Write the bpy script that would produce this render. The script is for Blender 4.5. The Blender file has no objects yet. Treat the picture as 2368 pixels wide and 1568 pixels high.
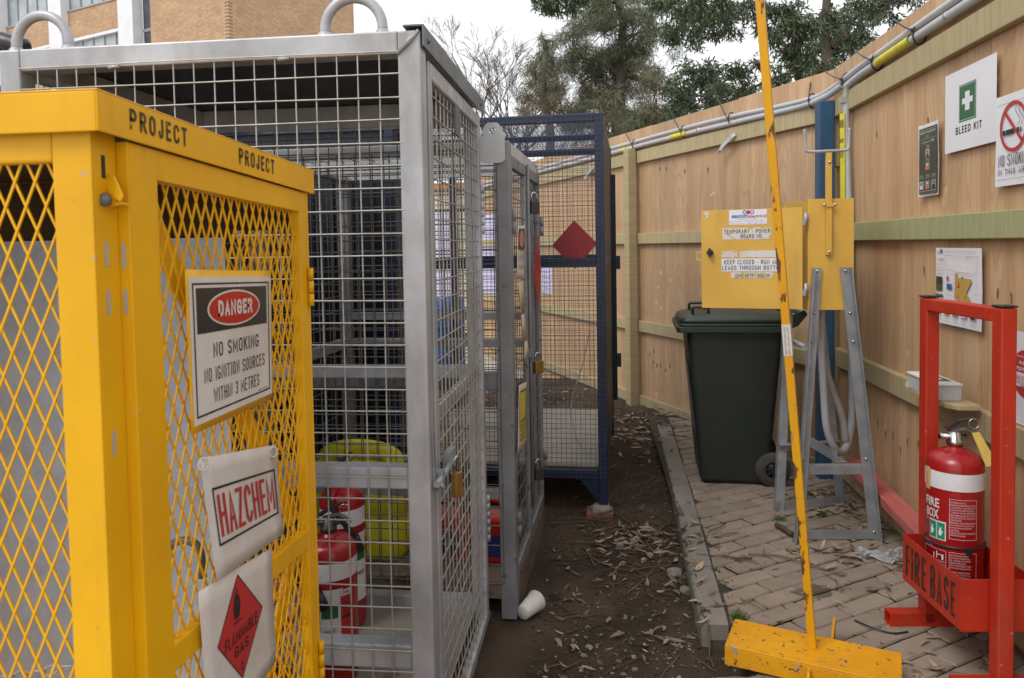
import bpy, math, random, mathutils
import numpy as np
from mathutils import Vector as V, Matrix
R=math.radians
rng=random.Random(7); nr=np.random.default_rng(7)
S=bpy.context.scene; COL=S.collection

# ------------------------------------------------------------------ camera, sky, sun, exposure
F=1750.0; CX=1183.5; SH=-0.0596; CY=784+SH*2367
PITCH=R(2.44); ROLL=R(1.0); YAW=math.atan((1380-CX)/F)
fw=V((-math.sin(YAW)*math.cos(PITCH),math.cos(YAW)*math.cos(PITCH),-math.sin(PITCH)))
r0=V((math.cos(YAW),math.sin(YAW),0)); u0=r0.cross(fw)
RT=r0*math.cos(ROLL)-u0*math.sin(ROLL); UP=u0*math.cos(ROLL)+r0*math.sin(ROLL)
CAMP=V((0,0,1.5))
cam=bpy.data.cameras.new("camera"); co=bpy.data.objects.new("camera",cam); COL.objects.link(co); S.camera=co
m=Matrix((RT,UP,-fw)).transposed().to_4x4(); m.translation=CAMP; co.matrix_world=m
cam.sensor_width=36; cam.lens=36*F/2367; cam.shift_y=SH; cam.clip_start=.05; cam.clip_end=400
cam.dof.use_dof=True; cam.dof.focus_distance=3.2; cam.dof.aperture_fstop=9.0
def at(px,py,y):   # a far point given by its direction from where the photographer stood and its distance
    d=fw+RT*((px-CX)/F)+UP*((CY-py)/F); return CAMP+d*(y/d.y)

SUN_EL=R(50); SUN_AZ=R(222)   # azimuth clockwise from +Y
w=bpy.data.worlds.new("World"); S.world=w; w.use_nodes=True
nt=w.node_tree; nt.nodes.clear()
out=nt.nodes.new('ShaderNodeOutputWorld'); bg=nt.nodes.new('ShaderNodeBackground'); sky=nt.nodes.new('ShaderNodeTexSky')
sky.sky_type='NISHITA'; sky.sun_disc=False; sky.sun_elevation=SUN_EL; sky.sun_rotation=SUN_AZ; sky.dust_density=4
hs=nt.nodes.new('ShaderNodeHueSaturation'); hs.inputs['Saturation'].default_value=.12
mx=nt.nodes.new('ShaderNodeMixRGB'); mx.inputs['Fac'].default_value=.8; mx.inputs['Color2'].default_value=(13.6,13.8,14.1,1)
nt.links.new(sky.outputs[0],hs.inputs['Color']); nt.links.new(hs.outputs[0],mx.inputs['Color1']); nt.links.new(mx.outputs[0],bg.inputs['Color'])
bg.inputs['Strength'].default_value=.10; nt.links.new(bg.outputs[0],out.inputs['Surface'])
sl=bpy.data.lights.new("sun",'SUN'); sl.energy=1.45; sl.angle=R(24); sl.color=(1,.96,.9)
so=bpy.data.objects.new("sun",sl); COL.objects.link(so); so.location=(0,-5,12)
sd=V((math.sin(SUN_AZ)*math.cos(SUN_EL),math.cos(SUN_AZ)*math.cos(SUN_EL),math.sin(SUN_EL)))
so.rotation_euler=sd.to_track_quat('Z','Y').to_euler()
vs=S.view_settings; vs.view_transform='Standard'; vs.look='None'; vs.gamma=1; vs.use_curve_mapping=False; vs.exposure=0.0
S.cycles.max_bounces=8; S.cycles.diffuse_bounces=4; S.cycles.transparent_max_bounces=16

# ------------------------------------------------------------------ materials
MATS={}
def M(name,c,c2=None,rough=.55,metal=0,ns=6,nd=6,lo=.35,hi=.65,stretch=(1,1,1),chips=None,chips2=None,bump=None,island=0,objrand=0,spec=.5,alpha=1,trans=0,rvar=.12,streak=None):
    if name in MATS: return MATS[name]
    m=bpy.data.materials.new(name); m.use_nodes=True; t=m.node_tree; N=t.nodes; L=t.links
    b=N['Principled BSDF']; b.inputs['Roughness'].default_value=rough; b.inputs['Metallic'].default_value=metal
    b.inputs['Specular IOR Level'].default_value=spec
    tc=N.new('ShaderNodeTexCoord'); mp=N.new('ShaderNodeMapping'); mp.inputs['Scale'].default_value=stretch
    L.new(tc.outputs['Object'],mp.inputs['Vector'])
    def noise(sc,det,vec=None,ro=.6):
        n=N.new('ShaderNodeTexNoise'); n.inputs['Scale'].default_value=sc; n.inputs['Detail'].default_value=det; n.inputs['Roughness'].default_value=ro
        L.new((vec or mp).outputs[0],n.inputs['Vector']); return n
    def ramp(src,a,bv):
        r=N.new('ShaderNodeMapRange'); r.inputs[1].default_value=a; r.inputs[2].default_value=bv; L.new(src,r.inputs[0]); return r.outputs[0]
    def mix(f,a,bc,typ='MIX'):
        x=N.new('ShaderNodeMixRGB'); x.blend_type=typ
        if isinstance(f,(int,float)): x.inputs[0].default_value=f
        else: L.new(f,x.inputs[0])
        for i,q in ((1,a),(2,bc)):
            if isinstance(q,tuple): x.inputs[i].default_value=(*q,1)
            else: L.new(q,x.inputs[i])
        return x.outputs[0]
    n0=noise(ns,nd)
    col=mix(ramp(n0.outputs[0],lo,hi),c,c2 or tuple(v*.85 for v in c))
    if streak:
        mp2=N.new('ShaderNodeMapping'); mp2.inputs['Scale'].default_value=streak[1]; L.new(tc.outputs['Object'],mp2.inputs['Vector'])
        n3=noise(1,5,mp2); col=mix(ramp(n3.outputs[0],streak[2],streak[3]),col,streak[0])
    if chips:
        n1=noise(chips[2],8,ro=.65); col=mix(ramp(n1.outputs[0],chips[1],chips[1]+.03),col,chips[0])
    if chips2:
        n2=noise(chips2[2],6,ro=.7); col=mix(ramp(n2.outputs[0],chips2[1],chips2[1]+.05),col,chips2[0])
    if island or objrand:
        if island: g=N.new('ShaderNodeNewGeometry').outputs['Random Per Island']
        else: g=N.new('ShaderNodeObjectInfo').outputs['Random']
        k=island or objrand
        mr=N.new('ShaderNodeMapRange'); mr.inputs[3].default_value=1-k; mr.inputs[4].default_value=1+k; L.new(g,mr.inputs[0])
        x=N.new('ShaderNodeVectorMath'); x.operation='SCALE'; L.new(col,x.inputs[0]); L.new(mr.outputs[0],x.inputs['Scale']); col=x.outputs[0]
    L.new(col,b.inputs['Base Color'])
    rr=N.new('ShaderNodeMapRange'); rr.inputs[3].default_value=max(.03,rough-rvar); rr.inputs[4].default_value=min(1,rough+rvar)
    L.new(noise(ns*2.3,4).outputs[0],rr.inputs[0]); L.new(rr.outputs[0],b.inputs['Roughness'])
    if bump:
        nb=noise(bump[0],8); bn=N.new('ShaderNodeBump'); bn.inputs['Strength'].default_value=bump[1]; bn.inputs['Distance'].default_value=bump[2] if len(bump)>2 else .01
        L.new(nb.outputs[0],bn.inputs['Height']); L.new(bn.outputs[0],b.inputs['Normal'])
    if alpha<1: b.inputs['Alpha'].default_value=alpha
    if trans: b.inputs['Transmission Weight'].default_value=trans
    MATS[name]=m; return m
RUST=(.13,.055,.025)
YEL=M('yellow_paint',(.80,.425,.003),(.70,.355,.003),rough=.42,spec=.35,ns=4,nd=9,chips=((.50,.38,.22),.665,55),streak=((.48,.22,.008),(16,16,2.0),.60,.95),chips2=((.16,.085,.035),.675,20),bump=(35,.05))
YELSTAND=M('yellow_chipped_paint',(.76,.36,.006),(.64,.28,.006),rough=.5,spec=.35,ns=7,chips=((.10,.065,.04),.60,42),chips2=((.36,.33,.27),.625,22),bump=(40,.15))
YELPOLE=M('yellow_chipped_pole_paint',(.76,.38,.006),(.65,.31,.008),rough=.5,spec=.35,chips=(RUST,.565,28),chips2=((.17,.15,.12),.63,12),stretch=(1,1,.3))
YELBOX=M('faded_yellow_paint',(.72,.44,.075),(.64,.37,.06),rough=.5,ns=4,chips=((.5,.38,.2),.71,30),streak=((.5,.3,.07),(9,9,1.2),.55,.8))
GALV=M('galvanised_steel',(.56,.57,.61),(.31,.315,.335),rough=.42,metal=.3,ns=3.5,nd=10,lo=.3,hi=.7,chips=((.22,.20,.18),.72,10),chips2=((.20,.12,.07),.73,26),bump=(60,.06),streak=((.22,.21,.20),(7,7,2.0),.47,.85))
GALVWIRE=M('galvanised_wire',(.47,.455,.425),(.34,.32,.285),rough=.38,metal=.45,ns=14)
GALVD=M('dull_shaded_zinc',(.17,.175,.18),(.12,.122,.125),rough=.5,metal=.3,ns=12,nd=8,chips=((.15,.12,.1),.72,18))
LEG=M('galvanised_leg',(.37,.39,.41),(.27,.28,.30),rough=.42,metal=.4,ns=12,nd=8,chips=((.22,.19,.16),.70,22),bump=(80,.05))
GREYP=M('worn_grey_paint',(.25,.255,.265),(.19,.19,.195),rough=.5,ns=6,chips=(RUST,.632,20),chips2=((.09,.06,.045),.70,40),bump=(50,.06))
GREYL=M('pale_grey_rusty_paint',(.55,.56,.57),(.45,.45,.45),rough=.5,ns=6,chips=(RUST,.62,10),chips2=((.09,.06,.045),.69,40))
GREYWIRE=M('grey_painted_wire',(.19,.192,.195),(.11,.108,.105),rough=.45,metal=.2,ns=14)
BLUE=M('navy_paint',(.011,.022,.066),(.008,.016,.045),rough=.45,ns=8,chips=(RUST,.645,12),chips2=((.30,.32,.36),.70,25),bump=(50,.06))
BLUEWIRE=M('navy_wire',(.065,.075,.11),(.035,.04,.06),rough=.5)
NAVY=M('dark_navy_sheet',(.008,.010,.020),(.006,.007,.014),rough=.5)
STEELBLUE=M('steel_blue_paint',(.022,.085,.17),(.018,.07,.14),rough=.45,ns=10)
RED=M('red_orange_paint',(.50,.030,.010),(.41,.022,.009),rough=.42,ns=6,chips=((.05,.02,.015),.69,22),chips2=((.50,.20,.15),.645,45),bump=(50,.05),streak=((.36,.07,.05),(13,13,2.2),.56,.9))
REDFADE=M('faded_red_timber',(.50,.13,.12),(.38,.085,.08),rough=.8,ns=5,stretch=(14,1.2,14),chips=((.42,.28,.2),.62,6),bump=(30,.2))
EXT=M('extinguisher_red',(.36,.010,.012),(.31,.009,.011),rough=.25,ns=5,spec=.6,chips2=((.45,.2,.18),.74,50))
WHITE=M('white_paper',(.78,.78,.82),(.72,.72,.77),rough=.35,ns=3)
DIRTYWHITE=M('dirty_white_plastic',(.72,.68,.66),(.56,.50,.45),rough=.35,ns=4,chips2=((.3,.2,.13),.70,40))
BLACK=M('black_print',(.014,.014,.016),(.02,.02,.02),rough=.5)
STENCIL=M('black_stencil_paint',(.016,.014,.012),(.05,.035,.02),rough=.6,ns=30,chips=((.35,.09,.03),.63,60))
STENCILY=M('black_stencil_on_yellow',(.02,.017,.012),(.05,.04,.02),rough=.6,ns=30,chips=((.62,.33,.015),.60,90))
PLASBLK=M('black_plastic',(.016,.016,.018),(.025,.025,.028),rough=.35)
DPRINT=M('sign_black_scratched',(.018,.018,.022),(.03,.03,.035),rough=.3,chips=((.55,.52,.5),.71,40))
DRED=M('sign_red_scratched',(.48,.016,.014),(.42,.014,.012),rough=.3,chips=((.6,.5,.46),.735,38))
REDPRINT=M('red_print',(.50,.03,.03),(.44,.03,.03),rough=.4,chips=((.62,.4,.38),.72,45))
GREEN=M('green_print',(.018,.14,.055),(.016,.12,.05),rough=.4)
TEAL=M('teal_green_print',(.012,.25,.14),(.01,.22,.12),rough=.3)
DKGREEN=M('dark_green_poster',(.035,.055,.042),(.022,.036,.028),rough=.16,ns=3,stretch=(1,3,.7))
PRINTBLUE=M('blue_print',(.03,.13,.42),rough=.4)
PRINTGREY=M('grey_print',(.32,.32,.36),rough=.5)
SIGNYEL=M('yellow_label',(.72,.60,.05),(.64,.52,.05),rough=.4)
TAPE=M('yellow_tape',(.74,.66,.02),(.6,.52,.03),rough=.35,ns=20)
TAGYEL=M('yellow_tag',(.62,.45,.09),(.52,.37,.08),rough=.5)
PVC=M('grey_pvc',(.50,.51,.53),(.44,.45,.47),rough=.35,ns=5)
CONDUIT=M('corrugated_conduit',(.46,.47,.48),(.40,.41,.42),rough=.4)
BRASS=M('brass',(.42,.27,.08),(.33,.20,.06),rough=.35,metal=.7,ns=12)
CHROME=M('chrome',(.6,.6,.6),rough=.15,metal=1)
DARKMETAL=M('dark_steel',(.06,.06,.065),(.09,.085,.08),rough=.4,metal=.5)
BIN=M('dark_green_plastic',(.016,.028,.020),(.022,.034,.025),rough=.42,ns=6,chips2=((.07,.075,.065),.74,60))
BINLOW=M('bin_body_plastic',(.014,.022,.016),(.020,.027,.020),rough=.5,ns=6,chips2=((.10,.10,.085),.66,70),bump=(90,.08))
RUBBER=M('dusty_rubber',(.035,.033,.032),(.07,.065,.06),rough=.8,ns=20)
LIME=M('yellow_plastic',(.74,.68,.01),(.62,.57,.01),rough=.4,ns=4)
REDPL=M('red_plastic',(.55,.018,.012),(.48,.015,.012),rough=.4,ns=4)
SHEET=M('grey_gal_sheet',(.56,.68,.86),(.45,.55,.70),rough=.36,metal=.25,ns=18,nd=9,bump=(160,.35,.004),chips2=((.2,.2,.2),.70,22))
def plymat():
    m=bpy.data.materials.new('plywood'); m.use_nodes=True; t=m.node_tree; N=t.nodes; L=t.links; b=N['Principled BSDF']; b.inputs['Roughness'].default_value=.72
    def n(ty,**k):
        q=N.new(ty)
        for a,c in k.items(): setattr(q,a,c)
        return q
    tc=n('ShaderNodeTexCoord'); oi=n('ShaderNodeObjectInfo')
    av=n('ShaderNodeVectorMath',operation='MULTIPLY_ADD'); av.inputs[1].default_value=(1,1,1); cm=n('ShaderNodeCombineXYZ'); mr=n('ShaderNodeMath',operation='MULTIPLY'); mr.inputs[1].default_value=37
    L.new(oi.outputs['Random'],mr.inputs[0]); L.new(mr.outputs[0],cm.inputs[0]); L.new(mr.outputs[0],cm.inputs[2]); L.new(tc.outputs['Object'],av.inputs[0]); L.new(cm.outputs[0],av.inputs[2])
    def noise(sc,stx,det,dist=0):
        mp=n('ShaderNodeMapping'); mp.inputs['Scale'].default_value=stx; L.new(av.outputs[0],mp.inputs[0]); q=n('ShaderNodeTexNoise'); q.inputs['Scale'].default_value=sc; q.inputs['Detail'].default_value=det; q.inputs['Distortion'].default_value=dist; L.new(mp.outputs[0],q.inputs['Vector']); return q.outputs[0]
    def mth(op,a,c):
        q=n('ShaderNodeMath',operation=op)
        for i,x in enumerate((a,c)):
            if isinstance(x,(int,float)): q.inputs[i].default_value=x
            elif x is not None: L.new(x,q.inputs[i])
        return q.outputs[0]
    def mix(f,a,c):
        q=n('ShaderNodeMixRGB'); L.new(f,q.inputs[0])
        for i,x in ((1,a),(2,c)):
            if isinstance(x,tuple): q.inputs[i].default_value=(*x,1)
            else: L.new(x,q.inputs[i])
        return q.outputs[0]
    def rng_(x,a,c,lo=0,hi=1):
        q=n('ShaderNodeMapRange'); q.inputs[1].default_value=a;q.inputs[2].default_value=c;q.inputs[3].default_value=lo;q.inputs[4].default_value=hi; L.new(x,q.inputs[0]); return q.outputs[0]
    big=noise(1.5,(2.6,2.6,.34),2,.6)
    ring=mth('SINE',mth('MULTIPLY',big,95),None)
    fine=noise(1,(75,75,1.6),4); bands=noise(1,(9,9,.5),3); blot=noise(1.6,(1.6,1.6,.8),4)
    c=mix(rng_(bands,.3,.7),(.60,.405,.235),(.46,.285,.155)); c=mix(rng_(ring,.1,1,0,.42),c,(.40,.225,.125)); c=mix(rng_(fine,.5,.74,0,.6),c,(.38,.21,.115)); c=mix(rng_(blot,.48,.72,0,.5),c,(.36,.25,.155))
    sc=n('ShaderNodeVectorMath',operation='SCALE'); L.new(c,sc.inputs[0]); L.new(rng_(oi.outputs['Random'],0,1,.92,1.07),sc.inputs['Scale']); L.new(sc.outputs[0],b.inputs['Base Color'])
    bp=n('ShaderNodeBump'); bp.inputs['Strength'].default_value=.12; bp.inputs['Distance'].default_value=.003; L.new(fine,bp.inputs['Height']); L.new(bp.outputs[0],b.inputs['Normal'])
    return m
PLYCOL=plymat()
PINE=M('treated_pine',(.46,.375,.215),(.375,.305,.165),rough=.8,ns=5,nd=6,stretch=(1,1,10),bump=(8,.2,.004),chips2=((.26,.17,.09),.735,7),objrand=.06)
PINEG=M('green_treated_pine',(.36,.36,.185),(.29,.30,.15),rough=.8,ns=5,nd=6,stretch=(1,1,12),bump=(8,.2,.004))
KNOT=M('timber_knot',(.17,.085,.045),(.24,.13,.07),rough=.8,ns=60)
FILLER=M('wood_filler',(.66,.52,.27),rough=.8)
DIRT=M('bare_dirt',(.108,.077,.052),(.052,.037,.025),rough=.95,ns=2.6,nd=14,bump=(75,.9,.02),chips=((.045,.032,.022),.60,5),chips2=((.20,.17,.13),.67,45),spec=.2)
FARGROUND=M('pale_ground',(.46,.42,.36),(.38,.345,.29),rough=.95,ns=.8,nd=10,bump=(20,.3))
SOIL=M('joint_soil',(.065,.05,.036),(.045,.034,.025),rough=.95,ns=20,bump=(70,.6))
PAVER=M('clay_paver',(.305,.243,.19),(.24,.19,.148),rough=.85,ns=8,nd=10,island=.10,bump=(80,.25,.004),chips=((.115,.085,.06),.60,4.2),chips2=((.37,.345,.31),.70,30))
CONC=M('weathered_concrete',(.27,.245,.215),(.205,.185,.16),rough=.9,ns=6,nd=10,bump=(60,.35,.006),chips=((.13,.10,.075),.63,5),chips2=((.4,.38,.35),.70,24))
LEAF_LIT=M('dry_leaf',(.33,.255,.185),(.19,.13,.088),rough=.75,ns=9,island=.6)
TWIG=M('dry_twig',(.16,.10,.065),(.10,.06,.04),rough=.85,ns=14,island=.4)
PEB=M('pale_pebble',(.27,.24,.20),(.16,.14,.115),rough=.85,ns=20,island=.45,bump=(60,.3))
GRASS=M('grass_blade',(.07,.13,.02),(.10,.16,.03),rough=.6,island=.4)
BARK=M('grey_bark',(.115,.095,.075),(.075,.06,.048),rough=.9,ns=9,bump=(20,.5))
CASU=M('casuarina_needles',(.105,.132,.075),(.14,.155,.09),rough=.75,ns=.5,island=.45)
CASUB=M('brown_casuarina_needles',(.175,.155,.095),(.14,.14,.085),rough=.8,ns=.6,island=.4)
EUC=M('gum_leaves',(.048,.076,.032),(.072,.10,.045),rough=.5,ns=.8,island=.45)
BUSH=M('bush_leaves',(.05,.085,.038),(.075,.10,.05),rough=.6,ns=.8,island=.45)
BAREM=M('bare_twigs',(.13,.11,.095),(.10,.085,.07),rough=.9,ns=2)
WPAINT=M('white_render',(.78,.79,.82),(.70,.71,.74),rough=.6,ns=2)
GLASSD=M('dark_glass',(.05,.06,.075),(.09,.10,.12),rough=.08,spec=.8,ns=1.2)
GLASSL=M('curtained_glass',(.42,.47,.50),(.28,.31,.34),rough=.12,spec=.8,ns=1.1)
ALU=M('aluminium_frame',(.40,.39,.38),rough=.4,metal=.3)
LAV=M('lavender_board',(.62,.60,.84),(.55,.53,.76),rough=.5,ns=3)
CREAM=M('cream_wall',(.66,.60,.46),rough=.6,ns=3)
BLUEDRUM=M('bright_blue_plastic',(.03,.16,.55),rough=.4)
CLEARPL=M('cloudy_clear_plastic',(.66,.72,.78),(.72,.74,.76),rough=.25,ns=12,alpha=.5)
ROOFIN=M('roof_sheet',(.045,.05,.052),(.032,.035,.036),rough=.5,metal=.2,ns=5)
PALEBLUE=M('pale_blue_plastic',(.30,.55,.80),rough=.4)
WRAP=M('crumpled_clear_film',(.62,.64,.68),(.4,.4,.42),rough=.15,ns=30,alpha=.55,bump=(60,.8))
def brickmat():
    m=bpy.data.materials.new('tan_brick'); m.use_nodes=True; t=m.node_tree; N=t.nodes; L=t.links; b=N['Principled BSDF']; b.inputs['Roughness'].default_value=.85
    tc=N.new('ShaderNodeTexCoord'); br=N.new('ShaderNodeTexBrick'); br.inputs['Scale'].default_value=1
    br.inputs['Brick Width'].default_value=.24; br.inputs['Row Height'].default_value=.086; br.inputs['Mortar Size'].default_value=.008; br.inputs['Bias'].default_value=-.1
    br.inputs['Color1'].default_value=(.56,.34,.20,1); br.inputs['Color2'].default_value=(.69,.47,.28,1); br.inputs['Mortar'].default_value=(.33,.21,.13,1)
    mp=N.new('ShaderNodeMapping'); L.new(tc.outputs['UV'],mp.inputs[0]); L.new(mp.outputs[0],br.inputs['Vector'])
    n=N.new('ShaderNodeTexNoise'); n.inputs['Scale'].default_value=1.3; L.new(tc.outputs['UV'],n.inputs['Vector'])
    x=N.new('ShaderNodeMixRGB'); x.blend_type='MULTIPLY'; x.inputs[0].default_value=.35; L.new(br.outputs[0],x.inputs[1]); L.new(n.outputs[0],x.inputs[2]); L.new(x.outputs[0],b.inputs['Base Color'])
    return m
BRICK=brickmat()

# ------------------------------------------------------------------ helpers
_txt={}
def glyphs(body,bold=0.0):
    k=(body,bold)
    if k in _txt: return _txt[k]
    c=bpy.data.curves.new('t','FONT'); c.body=body; c.offset=bold; c.resolution_u=2; c.fill_mode='FRONT' if False else 'BOTH'
    c.dimensions='2D'
    o=bpy.data.objects.new('t',c); COL.objects.link(o); bpy.context.view_layer.update()
    dg=bpy.context.evaluated_depsgraph_get(); me=bpy.data.meshes.new_from_object(o.evaluated_get(dg))
    vv=[tuple(v.co) for v in me.vertices]; ff=[tuple(p.vertices) for p in me.polygons]
    bpy.data.objects.remove(o); bpy.data.curves.remove(c); bpy.data.meshes.remove(me)
    xs=[v[0] for v in vv]; ys=[v[1] for v in vv]; x0,x1,y0,y1=min(xs),max(xs),min(ys),max(ys)
    vv=[((x-x0)/(x1-x0),(y-y0)/(y1-y0)) for x,y,_ in vv]
    _txt[k]=(vv,ff); return _txt[k]
def EA(cx,cy,rx,ry,a0,a1,n=7): return [(cx+rx*math.cos(R(a0+(a1-a0)*i/n)),cy+ry*math.sin(R(a0+(a1-a0)*i/n))) for i in range(n+1)]
def oval(): r=.28; return EA(.5,1-r,.5,r,0,180,10)+EA(.5,r,.5,r,180,360,10)
STROKES={'A':[[(0,0),(.5,1),(1,0)],[(.17,.3),(.83,.3)]],'B':[[(0,.53),(0,1)]+EA(.55,.765,.4,.235,90,-90)+[(0,.53)],[(0,.53)]+EA(.58,.265,.42,.265,90,-90)+[(0,0),(0,.53)]],
'C':[EA(.5,.72,.5,.28,15,180)+EA(.5,.28,.5,.28,180,345)],'D':[[(0,0),(0,1)]+EA(.45,.68,.55,.32,90,0)+EA(.45,.32,.55,.32,0,-90)+[(0,0)]],'E':[[(1,1),(0,1),(0,0),(1,0)],[(0,.52),(.85,.52)]],
'F':[[(1,1),(0,1),(0,0)],[(0,.52),(.85,.52)]],'G':[EA(.5,.72,.5,.28,15,180)+EA(.5,.28,.5,.28,180,360)+[(1,.45),(.58,.45)]],'H':[[(0,0),(0,1)],[(1,0),(1,1)],[(0,.52),(1,.52)]],'I':[[(.5,0),(.5,1)]],
'J':[[(1,1)]+EA(.5,.26,.5,.26,0,-180)],'K':[[(0,0),(0,1)],[(1,1),(0,.42)],[(.35,.62),(1,0)]],'L':[[(0,1),(0,0),(1,0)]],'M':[[(0,0),(0,1),(.5,.25),(1,1),(1,0)]],'N':[[(0,0),(0,1),(1,0),(1,1)]],
'O':['o'],'P':[[(0,0),(0,1)]+EA(.55,.735,.45,.265,90,-90)+[(0,.47)]],'Q':['o',[(.6,.25),(1,-.02)]],'R':[[(0,0),(0,1)]+EA(.55,.75,.43,.25,90,-90)+[(0,.5)],[(.5,.5),(1,0)]],
'S':[EA(.5,.74,.5,.26,20,180)+[(.06,.62),(.94,.40)]+EA(.5,.26,.5,.26,0,-160)],'T':[[(0,1),(1,1)],[(.5,1),(.5,0)]],'U':[[(0,1)]+EA(.5,.28,.5,.28,180,360)+[(1,1)]],'V':[[(0,1),(.5,0),(1,1)]],
'W':[[(0,1),(.25,0),(.5,.8),(.75,0),(1,1)]],'X':[[(0,0),(1,1)],[(0,1),(1,0)]],'Y':[[(0,1),(.5,.48),(1,1)],[(.5,.48),(.5,0)]],'Z':[[(0,1),(1,1),(0,0),(1,0)]],'3':[EA(.5,.75,.48,.25,160,-90)+EA(.5,.26,.5,.26,90,-160)],
'-':[[(0,.45),(1,.45)]],'.':[[(.4,.0),(.6,.0)]],'1':[[(.2,.8),(.6,1),(.6,0)]],'2':[EA(.5,.73,.5,.27,170,-20)+[(0,0),(1,0)]],'0':['o'],'?':[[(0,.5),(1,.5)]]}
NARROW={'I':.28,' ':.5,'-':.5,'M':1.25,'W':1.35,'1':.55,'.':.3,'J':.8,'E':.85,'F':.82,'L':.82,'T':.95}
def strip(pts,t,closed=False):
    k=len(pts); out=[]
    for i,p in enumerate(pts):
        a=pts[i-1] if (i>0 or closed) else None; c=pts[(i+1)%k] if (i<k-1 or closed) else None
        def nd(u,v): l=math.hypot(v[0]-u[0],v[1]-u[1]) or 1; return ((v[0]-u[0])/l,(v[1]-u[1])/l)
        if a is None: d=nd(p,c); p=(p[0]-d[0]*t/2,p[1]-d[1]*t/2); n=(-d[1],d[0]); m=1
        elif c is None: d=nd(a,p); p=(p[0]+d[0]*t/2,p[1]+d[1]*t/2); n=(-d[1],d[0]); m=1
        else:
            d1=nd(a,p);d2=nd(p,c); n1=(-d1[1],d1[0]);n2=(-d2[1],d2[0]); n=(n1[0]+n2[0],n1[1]+n2[1]); l=math.hypot(*n)
            if l<.05: n=n1;m=1
            else: n=(n[0]/l,n[1]/l); m=min(1.9,1/max(.2,n[0]*n1[0]+n[1]*n1[1]))
        out.append(((p[0]+n[0]*t/2*m,p[1]+n[1]*t/2*m),(p[0]-n[0]*t/2*m,p[1]-n[1]*t/2*m)))
    return out
class MB:
    def ctext(s,body,fn,bold=.15,gap=.3):   # condensed sign lettering in constant-width strokes; fn maps the unit square; bold = stroke / height
        ws=[NARROW.get(c,1) for c in body]; tot=sum(ws)+gap*(len(body)-1); x=0
        o=fn(0,0); e1=fn(1,0)-o; e2=fn(0,1)-o; W_=e1.length; H_=e2.length; nn=e1.cross(e2).normalized(); t=min(bold*H_,(.36 if bold>=.21 else .30 if bold>=.2 else .235)*W_/tot); i=0
        for c,w_ in zip(body,ws):
            if c in STROKES:
                cw=w_/tot*W_; x0=x/tot*W_
                for st in STROKES[c]:
                    cl=st=='o'; pts=oval()[:-1] if cl else st
                    pts=[(x0+t/2+px*(cw-t),t/2+py*(H_-t)) for px,py in pts]
                    q=strip(pts,t,cl); k=len(q); i+=1; off=nn*(i%4)*4e-5
                    vs=[fn(p[0]/W_,p[1]/H_)+off for pr in q for p in pr]
                    s.add(vs,[(2*j+1,(2*j+3)%(2*k),(2*j+2)%(2*k),2*j) for j in range(k if cl else k-1)])
            x+=w_+gap
        return s
    def cbox(s,body,p,u,v,bold=.15,gap=.3):
        p=V(p);u=V(u);v=V(v); return s.ctext(body,lambda a,c:p+u*a+v*c,bold,gap)
    def __init__(s,T=None): s.v=[]; s.f=[]; s.sm=[]; s.T=T
    def add(s,vs,fs,smooth=False):
        n=len(s.v); s.v+= [V(q) for q in vs]
        for f in fs: s.f.append(tuple(i+n for i in f)); s.sm.append(smooth)
        return s
    def box(s,x0,x1,y0,y1,z0,z1):
        return s.add([(x0,y0,z0),(x1,y0,z0),(x1,y1,z0),(x0,y1,z0),(x0,y0,z1),(x1,y0,z1),(x1,y1,z1),(x0,y1,z1)],
            [(0,3,2,1),(4,5,6,7),(0,1,5,4),(1,2,6,5),(2,3,7,6),(3,0,4,7)])
    def beam(s,p,q,wd,h,up=(0,0,1)):   # rectangular bar p->q; wd across, h along 'up'
        p=V(p);q=V(q);d=(q-p).normalized();u=V(up);x=d.cross(u).normalized();u=x.cross(d).normalized()
        vs=[]
        for c in (p,q):
            for a,b in ((-1,-1),(1,-1),(1,1),(-1,1)): vs.append(c+x*(a*wd/2)+u*(b*h/2))
        return s.add(vs,[(0,3,2,1),(4,5,6,7),(0,1,5,4),(1,2,6,5),(2,3,7,6),(3,0,4,7)])
    def angle(s,p,q,w,t,a,b):          # angle iron p->q with flanges along unit dirs a and b
        p=V(p);q=V(q);a=V(a).normalized();b=V(b).normalized()
        prof=[V((0,0,0)),a*w,a*w+b*t,a*t+b*t,a*t+b*w,b*w]
        vs=[p+k for k in prof]+[q+k for k in prof]
        fs=[(0,1,2,3),(0,3,4,5),(9,8,7,6),(11,10,9,6)]+[(i,(i+1)%6,6+(i+1)%6,6+i) for i in range(6)]
        return s.add(vs,fs)
    def tube(s,pts,r,n=8,closed=False,caps=True):
        pts=[V(p) for p in pts]; k=len(pts); rs=r if isinstance(r,(list,tuple)) else [r]*k
        ref=None; base=len(s.v); vs=[]
        for i,p in enumerate(pts):
            if closed: d=pts[(i+1)%k]-pts[i-1]
            else: d=pts[min(i+1,k-1)]-pts[max(i-1,0)]
            d.normalize()
            if ref is None: ref=d.orthogonal().normalized()
            ref=(ref-d*ref.dot(d)).normalized(); bn=d.cross(ref)
            for j in range(n): a=2*math.pi*j/n; vs.append(p+(ref*math.cos(a)+bn*math.sin(a))*rs[i])
        fs=[]
        for i in range(k if closed else k-1):
            i2=(i+1)%k
            for j in range(n): fs.append((i*n+j,i*n+(j+1)%n,i2*n+(j+1)%n,i2*n+j))
        s.add(vs,fs,n>4)
        if caps and not closed: s.add([],[]); s.f+= [tuple(base+j for j in range(n))[::-1],tuple(base+(k-1)*n+j for j in range(n))]; s.sm+=[False,False]
        return s
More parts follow.
